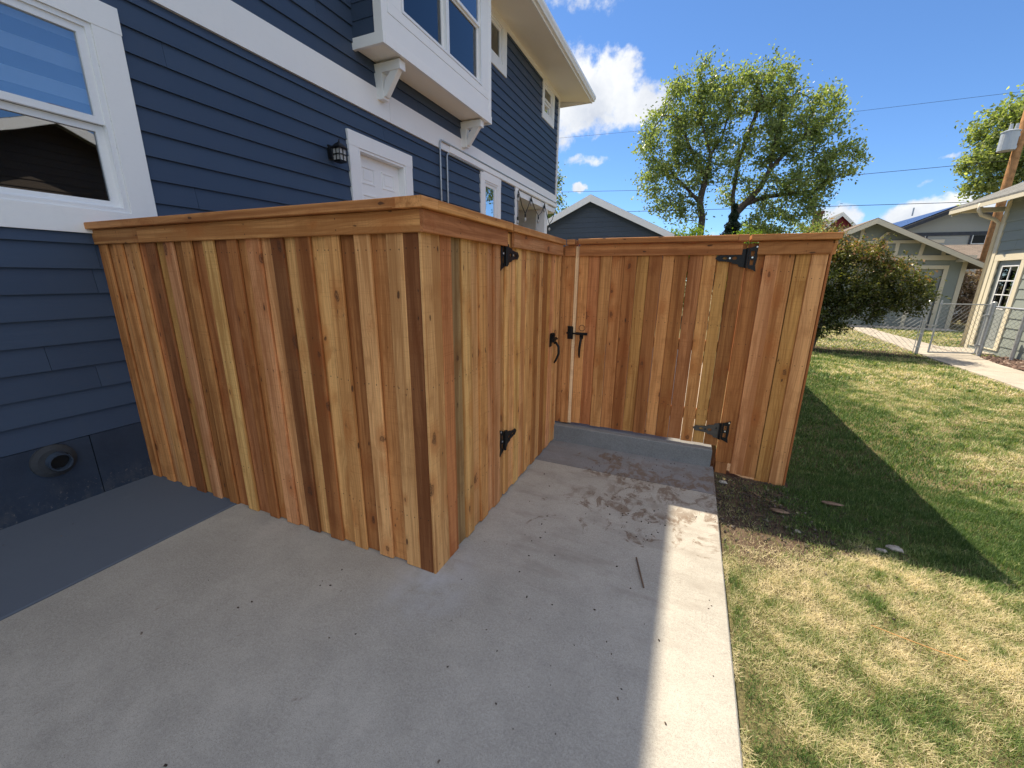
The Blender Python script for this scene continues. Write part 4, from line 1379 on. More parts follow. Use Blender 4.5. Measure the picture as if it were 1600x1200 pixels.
# roof and eave
b = MB()
ex, ez = 6.10, 3.27
b.add([(ex, 9.8, ez + .13), (ex, 15.42, ez + .13), (10.5, 15.42, ez + 2.2), (10.5, 9.8, ez + 2.2), (14.9, 9.8, ez + .13), (14.9, 15.42, ez + .13),
       (ex, 9.8, ez + .09), (ex, 15.42, ez + .09), (10.5, 15.42, ez + 2.16), (10.5, 9.8, ez + 2.16), (14.9, 9.8, ez + .09), (14.9, 15.42, ez + .09)],
      [(0, 1, 2, 3), (3, 2, 5, 4), (9, 8, 7, 6), (10, 11, 8, 9), (0, 6, 7, 1), (4, 5, 11, 10), (1, 7, 8, 2), (2, 8, 11, 5), (0, 3, 9, 6), (3, 4, 10, 9)])
b.build('roof', ROOFG, sage)
b = MB(); b.box(ex + 0.002, ex + 0.03, 9.8, 15.42, ez, ez + 0.118); b.build('fascia', CREAM, sage)
b = MB()
b.add([(ex + .03, 9.8, ez + .02), (HX, 9.8, ez + .26), (HX, 15.4, ez + .26), (ex + .03, 15.4, ez + .02)], [(0, 1, 2, 3)])
b.build('soffit', CREAM, sage, fix=False)
b = MB()
for (x0, x1) in ((ex + 0.05, 10.5),):
    b.add([(x0, 15.40, ez - .06), (x1, 15.40, ez + 1.98), (x1, 15.40, ez + 2.14), (x0, 15.40, ez + .11), (x0, 15.36, ez - .06), (x1, 15.36, ez + 1.98), (x1, 15.36, ez + 2.14), (x0, 15.36, ez + .11)],
          [(0, 1, 2, 3), (7, 6, 5, 4), (0, 4, 5, 1), (3, 2, 6, 7), (0, 3, 7, 4), (1, 5, 6, 2)])
b.build('barge_board', CREAM, sage)
b = MB()
b.prism([(HX, 3.55), (10.5, 5.35), (13.9, 3.7), (13.9, 3.4), (HX, 3.4)], 14.03, 14.17, 'y')
b.build('gable_wall', SAGE, sage)
b = MB(); b.box(ex + 0.05, HX + 0.3, 14.9, 15.0, ez - 0.02, ez + 0.09); b.build('rafter_tail', CREAM, sage)
b = MB()
b.tube([(6.12, 14.12, 3.36), (6.12, 14.12, 3.20), (6.20, 14.16, 3.10), (6.50, 14.22, 2.99), (6.60, 14.24, 2.90), (6.60, 14.24, -0.1)], 0.04, 8)
b.build('downspout', CREAM, sage, smooth=True)

# ------------------------------------------------------------------ sage garage
gar = thing('sage_garage', 'sage green garage with cream timbered gable and barge boards behind the chain link gate', 'garage', (6.35, 21.8, -0.3))
GY = 21.8
b = MB()
GH = [(8.16, 8.92, -0.2, 2.0)]
ysx = [3.2, 8.16, 8.92, 9.5]
b.box(3.2, 8.16, GY, GY + 0.15, -0.4, 2.35); b.box(8.92, 9.5, GY, GY + 0.15, -0.4, 2.35); b.box(8.16, 8.92, GY, GY + 0.15, 2.0, 2.35)
b.prism([(2.9, 2.35), (9.8, 2.35), (6.35, 3.82)], GY + 0.02, GY + 0.15, 'y')
b.box(3.2, 3.35, GY + .15, GY + 6, -0.4, 2.3); b.box(9.35, 9.5, GY + .15, GY + 6, -0.4, 2.3); b.box(3.2, 9.5, GY + 6, GY + 6.15, -0.4, 2.3)
b.build('wall', SAGE, gar)
sd_ = MB()
z = -0.28
while z < 2.3:
    for a, c in ((3.2, 8.03), (9.05, 9.42)):
        sd_.prism([(GY, z), (GY - 0.014, z), (GY - 0.004, z + 0.105), (GY, z + 0.105)], a, c, 'x')
    z += 0.105
sd_.build('siding', SAGE, gar, kind='stuff')
b = MB(); b.box(9.42, 9.56, GY - 0.03, GY + 0.1, -0.35, 2.32); b.build('corner_board', CREAM, gar)
gd = thing_part('door', gar)
b = MB(); b.box(8.03, 8.16, GY - 0.035, GY + 0.03, -0.3, 2.0); b.box(8.92, 9.05, GY - 0.035, GY + 0.03, -0.3, 2.0); b.box(8.03, 9.05, GY - 0.038, GY + 0.03, 2.0, 2.14); b.build('door_casing', CREAM, gd)
b = MB(); b.box(8.16, 8.92, GY + 0.04, GY + 0.08, -0.28, 2.0); b.build('door_leaf', SAGED, gd)
b = MB(); b.box(8.42, 8.82, GY + 0.025, GY + 0.04, 0.95, 1.68); b.build('door_window', GLASSD, gd)
b = MB(); b.box(8.42, 8.82, GY + 0.030, GY + 0.039, 0.95, 1.68); b.build('unlit_room_panel', ROOM, gd)
b = MB(); b.box(2.8, 9.75, GY - 0.06, GY + 0.02, 2.335, 2.52); b.build('band_board', CREAM, gar)
b = MB()
b.box(4.0, 8.7, GY - 0.05, GY + 0.019, 2.985, 3.10); b.build('gable_beam', CREAM, gar)
def strut(x0, z0, x1, z1, w=0.06):
    m_ = MB(); m_.add([(x0 - w, GY - .045, z0), (x0 + w, GY - .045, z0), (x1 + w, GY - .045, z1), (x1 - w, GY - .045, z1), (x0 - w, GY + .018, z0), (x0 + w, GY + .018, z0), (x1 + w, GY + .018, z1), (x1 - w, GY + .018, z1)],
                      [(0, 1, 2, 3), (7, 6, 5, 4), (0, 4, 5, 1), (1, 5, 6, 2), (2, 6, 7, 3), (3, 7, 4, 0)])
    m_.build('gable_strut', CREAM, gar)
for x0, z0, x1, z1 in ((6.10, 3.102, 6.10, 3.64), (6.62, 3.102, 6.95, 3.42), (6.0, 3.102, 5.6, 3.42), (6.60, 2.522, 6.60, 2.983), (7.32, 2.522, 7.32, 2.983), (8.08, 2.522, 8.12, 2.983), (8.78, 2.522, 8.78, 2.76), (5.5, 2.522, 5.5, 2.983), (4.6, 2.522, 4.6, 2.983)):
    strut(x0, z0, x1, z1)
sl_ = 0.495
for sg in (-1, 1):
    b = MB()
    x0, x1 = 6.35, 6.35 + sg * 3.72
    z0, z1 = 3.93, 3.93 - sl_ * 3.72
    b.add([(x0, GY - .52, z0), (x1, GY - .52, z1), (x1, GY + 6.4, z1), (x0, GY + 6.4, z0), (x0, GY - .52, z0 - .07), (x1, GY - .52, z1 - .07), (x1, GY + 6.4, z1 - .07), (x0, GY + 6.4, z0 - .07)],
          [(0, 1, 2, 3), (7, 6, 5, 4), (0, 4, 5, 1), (1, 5, 6, 2), (2, 6, 7, 3), (3, 7, 4, 0)])
    b.build('roof', ROOFB, gar)
    b = MB()
    b.add([(x0, GY - .55, z0 - .03), (x1, GY - .55, z1 - .03), (x1, GY - .55, z1 - .20), (x0, GY - .55, z0 - .22), (x0, GY - .522, z0 - .03), (x1, GY - .522, z1 - .03), (x1, GY - .522, z1 - .20), (x0, GY - .522, z0 - .22)],
          [(0, 1, 2, 3), (7, 6, 5, 4), (0, 4, 5, 1), (1, 5, 6, 2), (2, 6, 7, 3), (3, 7, 4, 0)])
    b.build('barge_board', CREAM, gar)
    b = MB(); b.box(6.35 + sg * 2.9 - 0.05, 6.35 + sg * 2.9 + 0.05, GY - 0.5, GY, 2.26, 2.36); b.build('bracket', CREAM, gar)

# ------------------------------------------------------------------ blue gabled garage behind the rear gate
def gable_building(name, label, cat, cx, Y, peak, eave_z, half, depth, wallmat, bargemat, roofmat, base_z=-0.3, over=0.3, barge=0.2, lap=None, lapn='siding'):
    r = thing(name, label, cat, (cx, Y, base_z))
    slope = (peak - eave_z) / half
    hw = half - over
    b = MB()
    b.prism([(cx - hw, base_z), (cx + hw, base_z), (cx + hw, peak - slope * hw - 0.1), (cx, peak - 0.1), (cx - hw, peak - slope * hw - 0.1)], Y, Y + depth, 'y')
    b.build('wall', wallmat, r)
    if lap:
        s = MB(); z = base_z
        while z < peak - 0.3:
            xw = min(hw, (peak - 0.12 - z - lap) / slope)
            if xw > 0.05:
                s.prism([(Y, z), (Y - 0.018, z), (Y - 0.004, z + lap), (Y, z + lap)], cx - xw, cx + xw, 'x')
            z += lap
        s.build(lapn, wallmat, r, kind='stuff')
    for sg in (-1, 1):
        x0, x1 = cx, cx + sg * half
        b = MB()
        b.add([(x0, Y - over, peak), (x1, Y - over, eave_z), (x1, Y + depth + over, eave_z), (x0, Y + depth + over, peak), (x0, Y - over, peak - .08), (x1, Y - over, eave_z - .08), (x1, Y + depth + over, eave_z - .08), (x0, Y + depth + over, peak - .08)],
              [(0, 1, 2, 3), (7, 6, 5, 4), (0, 4, 5, 1), (1, 5, 6, 2), (2, 6, 7, 3), (3, 7, 4, 0)])
        b.build('roof', roofmat, r)
        b = MB()
        yb = Y - over - 0.03
        b.add([(x0, yb, peak - .01), (x1, yb, eave_z - .01), (x1, yb, eave_z - barge), (x0, yb, peak - barge * 1.15), (x0, yb + .028, peak - .01), (x1, yb + .028, eave_z - .01), (x1, yb + .028, eave_z - barge), (x0, yb + .028, peak - barge * 1.15)],
              [(0, 1, 2, 3), (7, 6, 5, 4), (0, 4, 5, 1), (1, 5, 6, 2), (2, 6, 7, 3), (3, 7, 4, 0)])
        b.build('barge_board', bargemat, r)
    return r


BLUEG = m_paint('blue_grey_shingle_paint', (0.052, 0.070, 0.098), 0.6, 0.3, 0.2, 0.2)
gable_building('blue_garage', 'slate blue shingled garage with white barge boards behind the wide gate', 'garage', -4.11, 17.3, 4.70, 3.13, 3.25, 6, BLUEG, WHITE, ROOFG, barge=0.24, lap=0.19)
rg = gable_building('red_house', 'dark red gabled house with white barge boards, peeking above the fence end', 'house', 9.76, 40.3, 6.55, 4.6, 2.0, 9, RED, WHITE, ROOFG, barge=0.26, lap=0.2)
b = MB(); b.box(8.15, 8.65, 40.6, 41.2, 3.5, 6.55); b.box(8.08, 8.72, 40.53, 41.27, 6.55, 6.75); b.build('chimney', BRICKM, rg)

# grey house with solar panels
gh = thing('grey_house', 'pale grey house with charcoal trim and solar panels on its roof', 'house', (15.6, 38, -0.3))
GY2 = 38.0
pk, ev, half = 6.5, 4.35, 4.6
cx = 15.75
b = MB(); b.prism([(cx - 4.2, -0.3), (cx + 4.2, -0.3), (cx + 4.2, 4.45), (cx, 6.4), (cx - 4.2, 4.45)], GY2, GY2 + 12, 'y'); b.build('wall', GREYS, gh)
s = MB(); z = -0.3
while z < 6.2:
    xw = min(4.2, (6.4 - z - 0.15) / 0.4643)
    if xw > 0.05: s.prism([(GY2, z), (GY2 - 0.02, z), (GY2 - 0.004, z + 0.15), (GY2, z + 0.15)], cx - xw, cx + xw, 'x')
    z += 0.15
s.build('siding', GREYS, gh, kind='stuff')
sl2 = (pk - ev) / half
for sg in (-1, 1):
    x0, x1 = cx, cx + sg * half
    b = MB()
    b.add([(x0, GY2 - .45, pk), (x1, GY2 - .45, ev), (x1, GY2 + 12.4, ev), (x0, GY2 + 12.4, pk), (x0, GY2 - .45, pk - .1), (x1, GY2 - .45, ev - .1), (x1, GY2 + 12.4, ev - .1), (x0, GY2 + 12.4, pk - .1)],
          [(0, 1, 2, 3), (7, 6, 5, 4), (0, 4, 5, 1), (1, 5, 6, 2), (2, 6, 7, 3), (3, 7, 4, 0)])
    b.build('roof', ROOFD, gh)
    b = MB(); yb = GY2 - .49
    b.add([(x0, yb, pk - .02), (x1, yb, ev - .02), (x1, yb, ev - .24), (x0, yb, pk - .26), (x0, yb + .03, pk - .02), (x1, yb + .03, ev - .02), (x1, yb + .03, ev - .24), (x0, yb + .03, pk - .26)],
          [(0, 1, 2, 3), (7, 6, 5, 4), (0, 4, 5, 1), (1, 5, 6, 2), (2, 6, 7, 3), (3, 7, 4, 0)])
    b.build('barge_board', GREYT, gh)
for i in range(6):
    for j in range(3):
        y0 = GY2 - 0.1 + i * 1.75; u0 = 0.35 + j * 1.32
        xa, xb = cx - u0, cx - u0 - 1.28
        za, zb = pk - sl2 * u0 + .09, pk - sl2 * (u0 + 1.28) + .09
        b = MB()
        b.add([(xa, y0, za), (xb, y0, zb), (xb, y0 + 1.7, zb), (xa, y0 + 1.7, za), (xa, y0, za - .04), (xb, y0, zb - .04), (xb, y0 + 1.7, zb - .04), (xa, y0 + 1.7, za - .04)],
              [(0, 1, 2, 3), (7, 6, 5, 4), (0, 4, 5, 1), (1, 5, 6, 2), (2, 6, 7, 3), (3, 7, 4, 0)])
        b.build('solar_panel', SOLAR, gh)
b = MB(); b.box(cx - 4.2, cx + 4.2, GY2 - .06, GY2 - 0.021, 4.52, 4.74); b.build('band_board', GREYT, gh)
for x0, x1, z0, z1 in ((13.5, 14.15, 3.9, 4.52), (16.5, 17.2, 3.95, 4.52)):
    w = thing_part('window', gh)
    b = MB()
    b.box(x0 - .1, x0, GY2 - .07, GY2 - .021, z0 - .1, z1); b.box(x1, x1 + .1, GY2 - .07, GY2 - .021, z0 - .1, z1); b.box(x0, x1, GY2 - .07, GY2 - .021, z0 - .1, z0)
    b.build('casing', GREYT, w)
    b = MB(); b.box(x0 + .05, x1 - .05, GY2 - .05, GY2 - .03, z0 + .05, z1 - .02); b.build('pane', m_dark_pane if 'm_dark_pane' in globals() else BLACK, w)
    b = MB(); b.box(x0, x0 + .05, GY2 - .06, GY2 - .022, z0, z1); b.box(x1 - .05, x1, GY2 - .06, GY2 - .022, z0, z1); b.box(x0 + .05, x1 - .05, GY2 - .06, GY2 - .022, z0, z0 + .05); b.build('frame', VINYL, w)
b = MB(); b.tube([(14.2, 41, 6.2), (14.2, 41, 6.75)], 0.05, 8); b.build('roof_vent_pipe', GALV, gh)

# brown hip-roofed house before it
bh = thing('brown_roof_house', 'low house with a brown shingled hip roof between the garage and the sage house', 'house', (12.6, 30, -0.3))
b = MB(); b.box(10.2, 17.0, 30.5, 36, -0.3, 2.75); b.build('wall', GREYS, bh)
b = MB()
b.add([(9.8, 30.0, 2.72), (17.4, 30.0, 2.72), (17.4, 36.4, 2.72), (9.8, 36.4, 2.72), (12.3, 33.2, 3.62), (15.0, 33.2, 3.62)],
      [(0, 1, 5, 4), (1, 2, 5), (2, 3, 4, 5), (3, 0, 4), (3, 2, 1, 0)])
b.build('roof', ROOFB, bh)
b = MB()
b.add([(11.7, 34.2, 3.25), (14.2, 34.2, 3.25), (12.95, 34.2, 3.80), (11.7, 36.2, 3.25), (14.2, 36.2, 3.25), (12.95, 36.2, 3.80)], [(0, 1, 2), (5, 4, 3), (0, 2, 5, 3), (1, 4, 5, 2), (0, 3, 4, 1)])
b.build('roof_gable', ROOFD, bh)

# brown gabled house across the lawn (its reflection shows in the big window)
br = thing('brown_house', 'dark brown gabled house with cream barge boards across the lawn, reflected in the large window', 'house', (9.5, 5.6, -0.1))
bX, pY, pZ = 8.6, 6.0, 5.45
b = MB(); b.prism([(pY - 3.6, -0.1), (pY + 3.6, -0.1), (pY + 3.6, 3.85), (pY, pZ - .1), (pY - 3.6, 3.85)], bX, bX + 5.0, 'x')
bro = b.build('wall', BROWNW, br)
for sg in (-1, 1):
    for nm, mt, x0, x1, dz0, dz1 in (('roof', ROOFG, bX - .6, bX + 5.5, 0, -.09), ('barge_board', WHITE, bX - .64, bX - .602, -.02, -.26)):
        b = MB()
        z0, z1 = pZ, pZ - 0.44 * 4.2
        ya, yb = pY, pY + sg * 4.2
        b.add([(x0, ya, z0 + dz0), (x0, yb, z1 + dz0), (x1, yb, z1 + dz0), (x1, ya, z0 + dz0), (x0, ya, z0 + dz1), (x0, yb, z1 + dz1), (x1, yb, z1 + dz1), (x1, ya, z0 + dz1)],
              [(0, 1, 2, 3), (7, 6, 5, 4), (0, 4, 5, 1), (1, 5, 6, 2), (2, 6, 7, 3), (3, 7, 4, 0)])
        b.build(nm, mt, br)
b = MB(); b.box(10.6, 11.3, 6.9, 7.6, 4.5, 6.3); b.build('chimney', BRICKM, br)
b = MB(); z = 0.0
while z < 5.1:
    yw = min(3.6, (pZ - 0.15 - z - 0.2) / 0.44)
    if yw > 0.1: b.prism([(bX, z), (bX - 0.022, z), (bX - 0.004, z + 0.2), (bX, z + 0.2)], pY - yw, pY + yw, 'y') if False else b.add(
        [(bX, pY - yw, z), (bX - .022, pY - yw, z), (bX - .004, pY - yw, z + .2), (bX, pY - yw, z + .2), (bX, pY + yw, z), (bX - .022, pY + yw, z), (bX - .004, pY + yw, z + .2), (bX, pY + yw, z + .2)],
        [(0, 1, 2, 3), (7, 6, 5, 4), (1, 5, 6, 2), (2, 6, 7, 3), (0, 4, 5, 1)])
    z += 0.2
b.build('siding', BROWNW, br, kind='stuff')
for y0, y1, z0, z1 in ((3.6, 4.5, 1.4, 2.9), (7.2, 8.1, 1.4, 2.9)):
    w = thing_part('window', br)
    b = MB(); ring_boards(b, bX, bX - 0.05, y0, y1, z0, z1, 0.12, 0.12, 0.12, 0.12); b.build('casing', WHITE, w)
    b = MB(); b.box(bX - 0.03, bX - 0.024, y0, y1, z0, z1); b.build('pane', FROST, w)
for y0 in (2.9, 4.5, 7.5, 9.1):
    b = MB(); b.box(bX - 0.6, bX - 0.03, y0 - 0.05, y0 + 0.05, pZ - 0.44 * abs(y0 - pY) - 0.36, pZ - 0.44 * abs(y0 - pY) - 0.22); b.build('bracket', WHITE, br)

# ------------------------------------------------------------------ chain link fence and gate
def diamonds(mb, A, B, z0, z1, pitch=0.062, r=0.0028):
    """woven diagonals between A and B (x,y), z0..z1"""
    A = Vector((A[0], A[1], 0)); B = Vector((B[0], B[1], 0))
    Ld = (B - A).length; d = (B - A) / Ld; H = z1 - z0
    s = -H
    while s < Ld:
        for sg in (1, -1):
            # line from (s,0) rising at 45 degrees, mirrored for sg=-1
            u0, u1 = max(s, 0.0), min(s + H, Ld)
            if u1 - u0 > 0.01:
                zz0, zz1 = u0 - s, u1 - s
                if sg < 0: zz0, zz1 = H - zz0, H - zz1
                p = A + d * u0; q = A + d * u1
                mb.tube([(p.x, p.y + sg * r, z0 + zz0), (q.x, q.y + sg * r, z0 + zz1)], r, 3, cap=False)
        s += pitch * 1.414


clf = thing('chain_link_fence', 'galvanised chain link fence running behind the dark shrub to the open gate', 'fence', (4.95, 12.28, -0.13))
b = MB(); b.tube([(4.95, 12.28, -0.3), (4.95, 12.28, 1.08)], 0.032, 10); b.tube([(4.95, 12.28, 1.08), (4.95, 12.28, 1.095), (4.95, 12.28, 1.115)], [0.036, 0.036, 0.014], 10); b.build('post', GALV, clf)
for x in (2.6, 0.9):
    b = MB(); b.tube([(x, 12.28, -0.3), (x, 12.28, 1.06)], 0.025, 8); b.build('post', GALV, clf)
b = MB(); b.tube([(0.9, 12.28, 1.03), (4.92, 12.28, 1.03)], 0.019, 8); b.build('rail', GALV, clf)
b = MB(); diamonds(b, (0.9, 12.28), (4.88, 12.28), -0.08, 1.02, 0.075); b.build('wire_mesh', WIREM, clf, kind='stuff', fix=False)
b = MB(); b.tube([(4.88, 12.265, -0.1), (4.88, 12.265, 1.03)], 0.008, 5)
for z in (0.05, 0.35, 0.65, 0.92): b.tube([(4.87, 12.26, z), (4.95, 12.24, z), (4.99, 12.28, z)], 0.010, 5)
b.build('tension_bar', GALV, clf)

clg = thing('chain_link_gate', 'low galvanised chain link gate standing across the concrete walk', 'gate', (5.65, 12.45, -0.1))
ga, gb_ = Vector((5.165, 12.31, 0)), Vector((6.10, 12.62, 0))
def gp_(u, z): p = ga.lerp(gb_, u); return (p.x, p.y, z)
b = MB(); b.tube([gp_(0, -0.06), gp_(0, 1.04), gp_(1, 1.04), gp_(1, -0.06), gp_(0, -0.06)], 0.019, 8); b.build('gate_frame', GALV, clg)
b = MB(); diamonds(b, (ga.x, ga.y), (gb_.x, gb_.y), -0.05, 1.03, 0.075); b.build('wire_mesh', WIREM, clg, kind='stuff', fix=False)
b = MB(); b.tube([gp_(0, 1.03), gp_(0, 1.12)], [0.024, 0.014], 8); b.tube([gp_(0.03, 0.55), gp_(-0.12, 0.56), gp_(-0.22, 0.57)], 0.014, 6); b.build('gate_latch', GALV, clg)
b = MB()
for z in (0.12, 0.80): b.tube([gp_(0.95, z), gp_(1.10, z)], 0.022, 8)
b.build('hinge', GALV, clg)

clp = thing('chain_link_fence', 'short chain link panel on two stout posts against the sage house wall', 'fence', (6.3, 12.3, -0.1))
for x, y, h, r in ((6.185, 12.645, 1.07, 0.045), (6.42, 12.05, 1.02, 0.036)):
    b = MB(); b.tube([(x, y, -0.3), (x, y, h), (x, y, h + 0.02), (x, y, h + 0.04)], [r, r, r, r * 0.5], 12); b.build('post', GALV, clp)
b = MB(); b.tube([(6.185, 12.645, 1.0), (6.42, 12.05, 0.98), (6.64, 12.0, 0.98)], 0.019, 8); b.build('rail', GALV, clp)
b = MB(); diamonds(b, (6.20, 12.60), (6.41, 12.08), -0.06, 0.99, 0.075); b.build('wire_mesh', WIREM, clp, kind='stuff', fix=False)

# ------------------------------------------------------------------ utility pole and wires
pole = thing('utility_pole', 'brown wooden utility pole behind the sage house, carrying a grey transformer', 'utility pole', (11.93, 26, -0.3))
b = MB(); b.tube([(11.95, 26, -0.4), (11.93, 26, 5), (11.90, 26, 11.5)], [0.17, 0.155, 0.13], 14); b.build('pole_shaft', POLEW, pole, smooth=True)
tr = thing('transformer', 'grey can transformer bolted to the utility pole', 'transformer', (11.50, 25.85, 6.9))
b = MB(); b.tube([(11.50, 25.85, 6.92), (11.50, 25.85, 7.62)], 0.27, 20); b.tube([(11.50, 25.85, 7.62), (11.50, 25.85, 7.66), (11.50, 25.85, 7.70)], [0.29, 0.29, 0.2], 20); b.build('tank', STEELG, tr)
for dx in (-0.06, 0.12):
    b = MB(); b.tube([(11.50 + dx, 25.80, 7.68), (11.50 + dx, 25.80, 7.93)], [0.065, 0.05], 10); b.build('bushing', STEELG, tr)
b = MB(); b.box(11.72, 11.82, 25.85, 25.92, 7.0, 7.1); b.box(11.72, 11.82, 25.85, 25.92, 7.45, 7.55); b.build('mounting_bracket', GALV, tr)


def wire(label, pts, r):
    b = MB(); P = []
    for (x0, z0), (x1, z1) in zip(pts[:-1], pts[1:]):
        for k in range(6):
            u = k / 6; P.append((x0 + (x1 - x0) * u, 26.0, z0 + (z1 - z0) * u))
    P.append((pts[-1][0], 26.0, pts[-1][1]))
    b.tube(P, r, 5)
    return b.build('power_line', CABLE, loc=(pts[0][0], 26, pts[0][1]), label=label, cat='power line', group='overhead lines to the utility pole')


wire('thin uppermost overhead wire, high above the trees', [(-40, 10.6), (-8, 9.6), (5.85, 9.15), (11.8, 9.16), (30, 9.6)], 0.007)
wire('middle overhead wire crossing the two tall trees at half height', [(-40, 7.4), (-8.2, 6.62), (-3.4, 6.4), (6.1, 6.41), (10.2, 6.52), (11.8, 6.57)], 0.011)
wire('lowest overhead wire, skimming just above the roofs', [(-40, 6.2), (-3.4, 5.28), (6.1, 5.06), (11.8, 4.96)], 0.013)


# ------------------------------------------------------------------ trees
def leaves(pts, size, aspect=0.55, seed=0, flat=0.0):
    """diamond leaves at pts -> verts, faces"""
    r = np.random.default_rng(seed)
    n = len(pts)
    d = r.normal(size=(n, 3)); d /= np.linalg.norm(d, axis=1)[:, None]
    u = r.normal(size=(n, 3)); u -= d * (u * d).sum(1)[:, None]; u /= np.linalg.norm(u, axis=1)[:, None]
    s = size * r.uniform(0.7, 1.3, n)[:, None]
    nn = np.cross(d, u)
    a = pts - d * s * 0.5; c = pts + d * s * 0.5
    b = pts + u * s * aspect * 0.5 + nn * s * 0.12; e = pts - u * s * aspect * 0.5 + nn * s * 0.12
    v = np.stack([a, b, c, e], 1).reshape(-1, 3)
    f = np.arange(4 * n)
    return v, f, np.full(n, 4)


def grow(limbs, att, seed=0, jitter=0.25, pull=None):
    """connect attraction points to the nearest earlier node, giving a branch skeleton"""
    r = np.random.default_rng(seed)
    nodes, par = [], []
    for limb, attach in limbs:
        for i, p in enumerate(limb):
            nodes.append(np.array(p, float))
            par.append(attach if i == 0 else len(nodes) - 2)
    nodes = nodes
    root = nodes[0]
    base = np.array(nodes)
    dmin = np.array([np.min(np.linalg.norm(base - a, axis=1)) for a in att])
    tips = []
    dirs = np.zeros((len(att), 3))
    for k in np.argsort(dmin):
        a = att[k]
        N = np.array(nodes)
        # favour nodes below and nearer the trunk
        dist = np.linalg.norm(N - a, axis=1) + 0.35 * np.maximum(0, N[:, 2] - a[2])
        j = int(np.argmin(dist))
        L_ = np.linalg.norm(N[j] - a)
        prev = j
        segs = max(1, min(4, int(L_ / 0.55)))
        for q in range(1, segs + 1):
            p = N[j] + (a - N[j]) * q / segs
            if q < segs: p = p + r.normal(size=3) * jitter * L_ / segs * 0.5 + np.array([0, 0, -0.05 * L_ * math.sin(math.pi * q / segs)])
            nodes.append(p); par.append(prev); prev = len(nodes) - 1
        tips.append(prev)
        dv = a - N[j] + np.array([0, 0, 0.25]) * L_
        dirs[k] = dv / (np.linalg.norm(dv) + 1e-6)
    cnt = np.zeros(len(nodes))
    for tp in tips: cnt[tp] += 1
    for i in range(len(nodes) - 1, -1, -1):
        if par[i] is not None and par[i] >= 0: cnt[par[i]] += cnt[i]
    return nodes, par, cnt, dirs


def tree(name, label, cat, limbs, blobs, r_trunk, leafmat, barkmat, leaf_size, per, sigma, seed, group=None, tone_fn=None, rexp=0.60, aspect=0.55, min_r=0.012, gap=0.12):
    r = np.random.default_rng(seed)
    att = []
    for cx_, cy_, cz_, rx, ry, rz, n in blobs:
        d = r.normal(size=(n, 3)); d /= np.linalg.norm(d, axis=1)[:, None]
        rad = r.uniform(0.25, 1, n) ** 0.45
        att.append(np.array([cx_, cy_, cz_]) + d * rad[:, None] * np.array([rx, ry, rz]))
    att = np.concatenate(att)
    nodes, par, cnt, dirs = grow(limbs, att, seed)
    base = nodes[0]
    t_ = thing(name, label, cat, tuple(base), group)
    cmax = cnt.max()
    rad = np.maximum(min_r, r_trunk * (cnt / cmax) ** rexp)
    # trunk with its limbs as one mesh, thin branches as another
    tb, bb_ = MB(), MB()
    for i in range(1, len(nodes)):
        p = par[i]
        if p is None or p < 0: continue
        thick = rad[i] > r_trunk * 0.22
        r0 = min(rad[p], rad[i] * 1.35)
        (tb if thick else bb_).tube([nodes[p], nodes[i]], [r0, rad[i]], 7 if thick else 4, cap=False)
    if not tb.f:
        tb.tube([nodes[0], nodes[1]], [r_trunk, r_trunk * .8], 7, cap=False)
    tb.build('trunk', barkmat, t_, smooth=True, fix=False)
    bb_.build('branches', barkmat, t_, kind='stuff', fix=False)
    # leaf clusters
    m_ = r.random(len(att)) > 0.04
    ac = att[m_]
    dens = r.uniform(gap, 1.4, len(ac))
    cnts = np.maximum(4, (per * dens)).astype(int)
    idx = np.repeat(np.arange(len(ac)), cnts)
    dc = dirs[m_][idx]
    pts = ac[idx] + r.normal(size=(len(idx), 3)) * sigma * 0.62 + dc * (r.normal(size=len(idx)) * sigma * 1.35)[:, None]
    v, f, s = leaves(pts, leaf_size, aspect, seed + 5)
    ctone = r.uniform(-0.12, 0.12, len(ac))
    tn = np.clip(r.beta(2.2, 2.2, len(idx)) * 0.8 + 0.1 + ctone[idx], 0, 1)
    if tone_fn is not None: tn = np.clip(tone_fn(pts, tn), 0, 1)
    fast_mesh('crown', v, f, s, leafmat, tn, parent=t_, kind='stuff')
    return t_


B0 = -0.34
tree('deciduous_tree', 'tall leafy tree with a bare left trunk, rising behind the blue garage gable', 'tree',
     [([(0.10, 28, B0), (0.06, 28, 2.5), (0.03, 28, 5.0), (-0.22, 28, 5.9), (-0.05, 28, 7.2), (0.08, 28, 8.4), (-0.45, 27.8, 9.6), (-0.75, 27.8, 10.6)], -1),
      ([(0.55, 28.2, 9.3), (0.75, 28.2, 10.6)], 5), ([(-0.9, 28.1, 6.6), (-1.9, 28.1, 7.6)], 3), ([(-1.2, 27.7, 9.0), (-1.9, 27.6, 10.4)], 4)],
     [(-2.5, 28, 9.4, 1.4, 1.6, 2.2, 110), (-1.7, 28, 11.3, 1.1, 1.4, 1.4, 75), (-0.75, 28, 12.3, 0.6, 0.9, 1.2, 26), (0.0, 28, 10.9, 1.1, 1.5, 1.6, 75),
      (-1.0, 28, 9.3, 1.2, 1.6, 1.6, 80), (-2.7, 28, 7.1, 1.1, 1.5, 1.2, 55), (-1.0, 28, 7.2, 1.3, 1.5, 1.0, 60), (0.7, 28, 8.2, 0.9, 1.2, 1.5, 50), (-1.9, 28, 5.7, 1.2, 1.2, 0.55, 34), (-0.6, 28.4, 5.4, 1.0, 1, 0.6, 26)],
     0.19, LEAFA, BARK, 0.17, 40, 0.24, 21, 'tall trees beyond the fence')
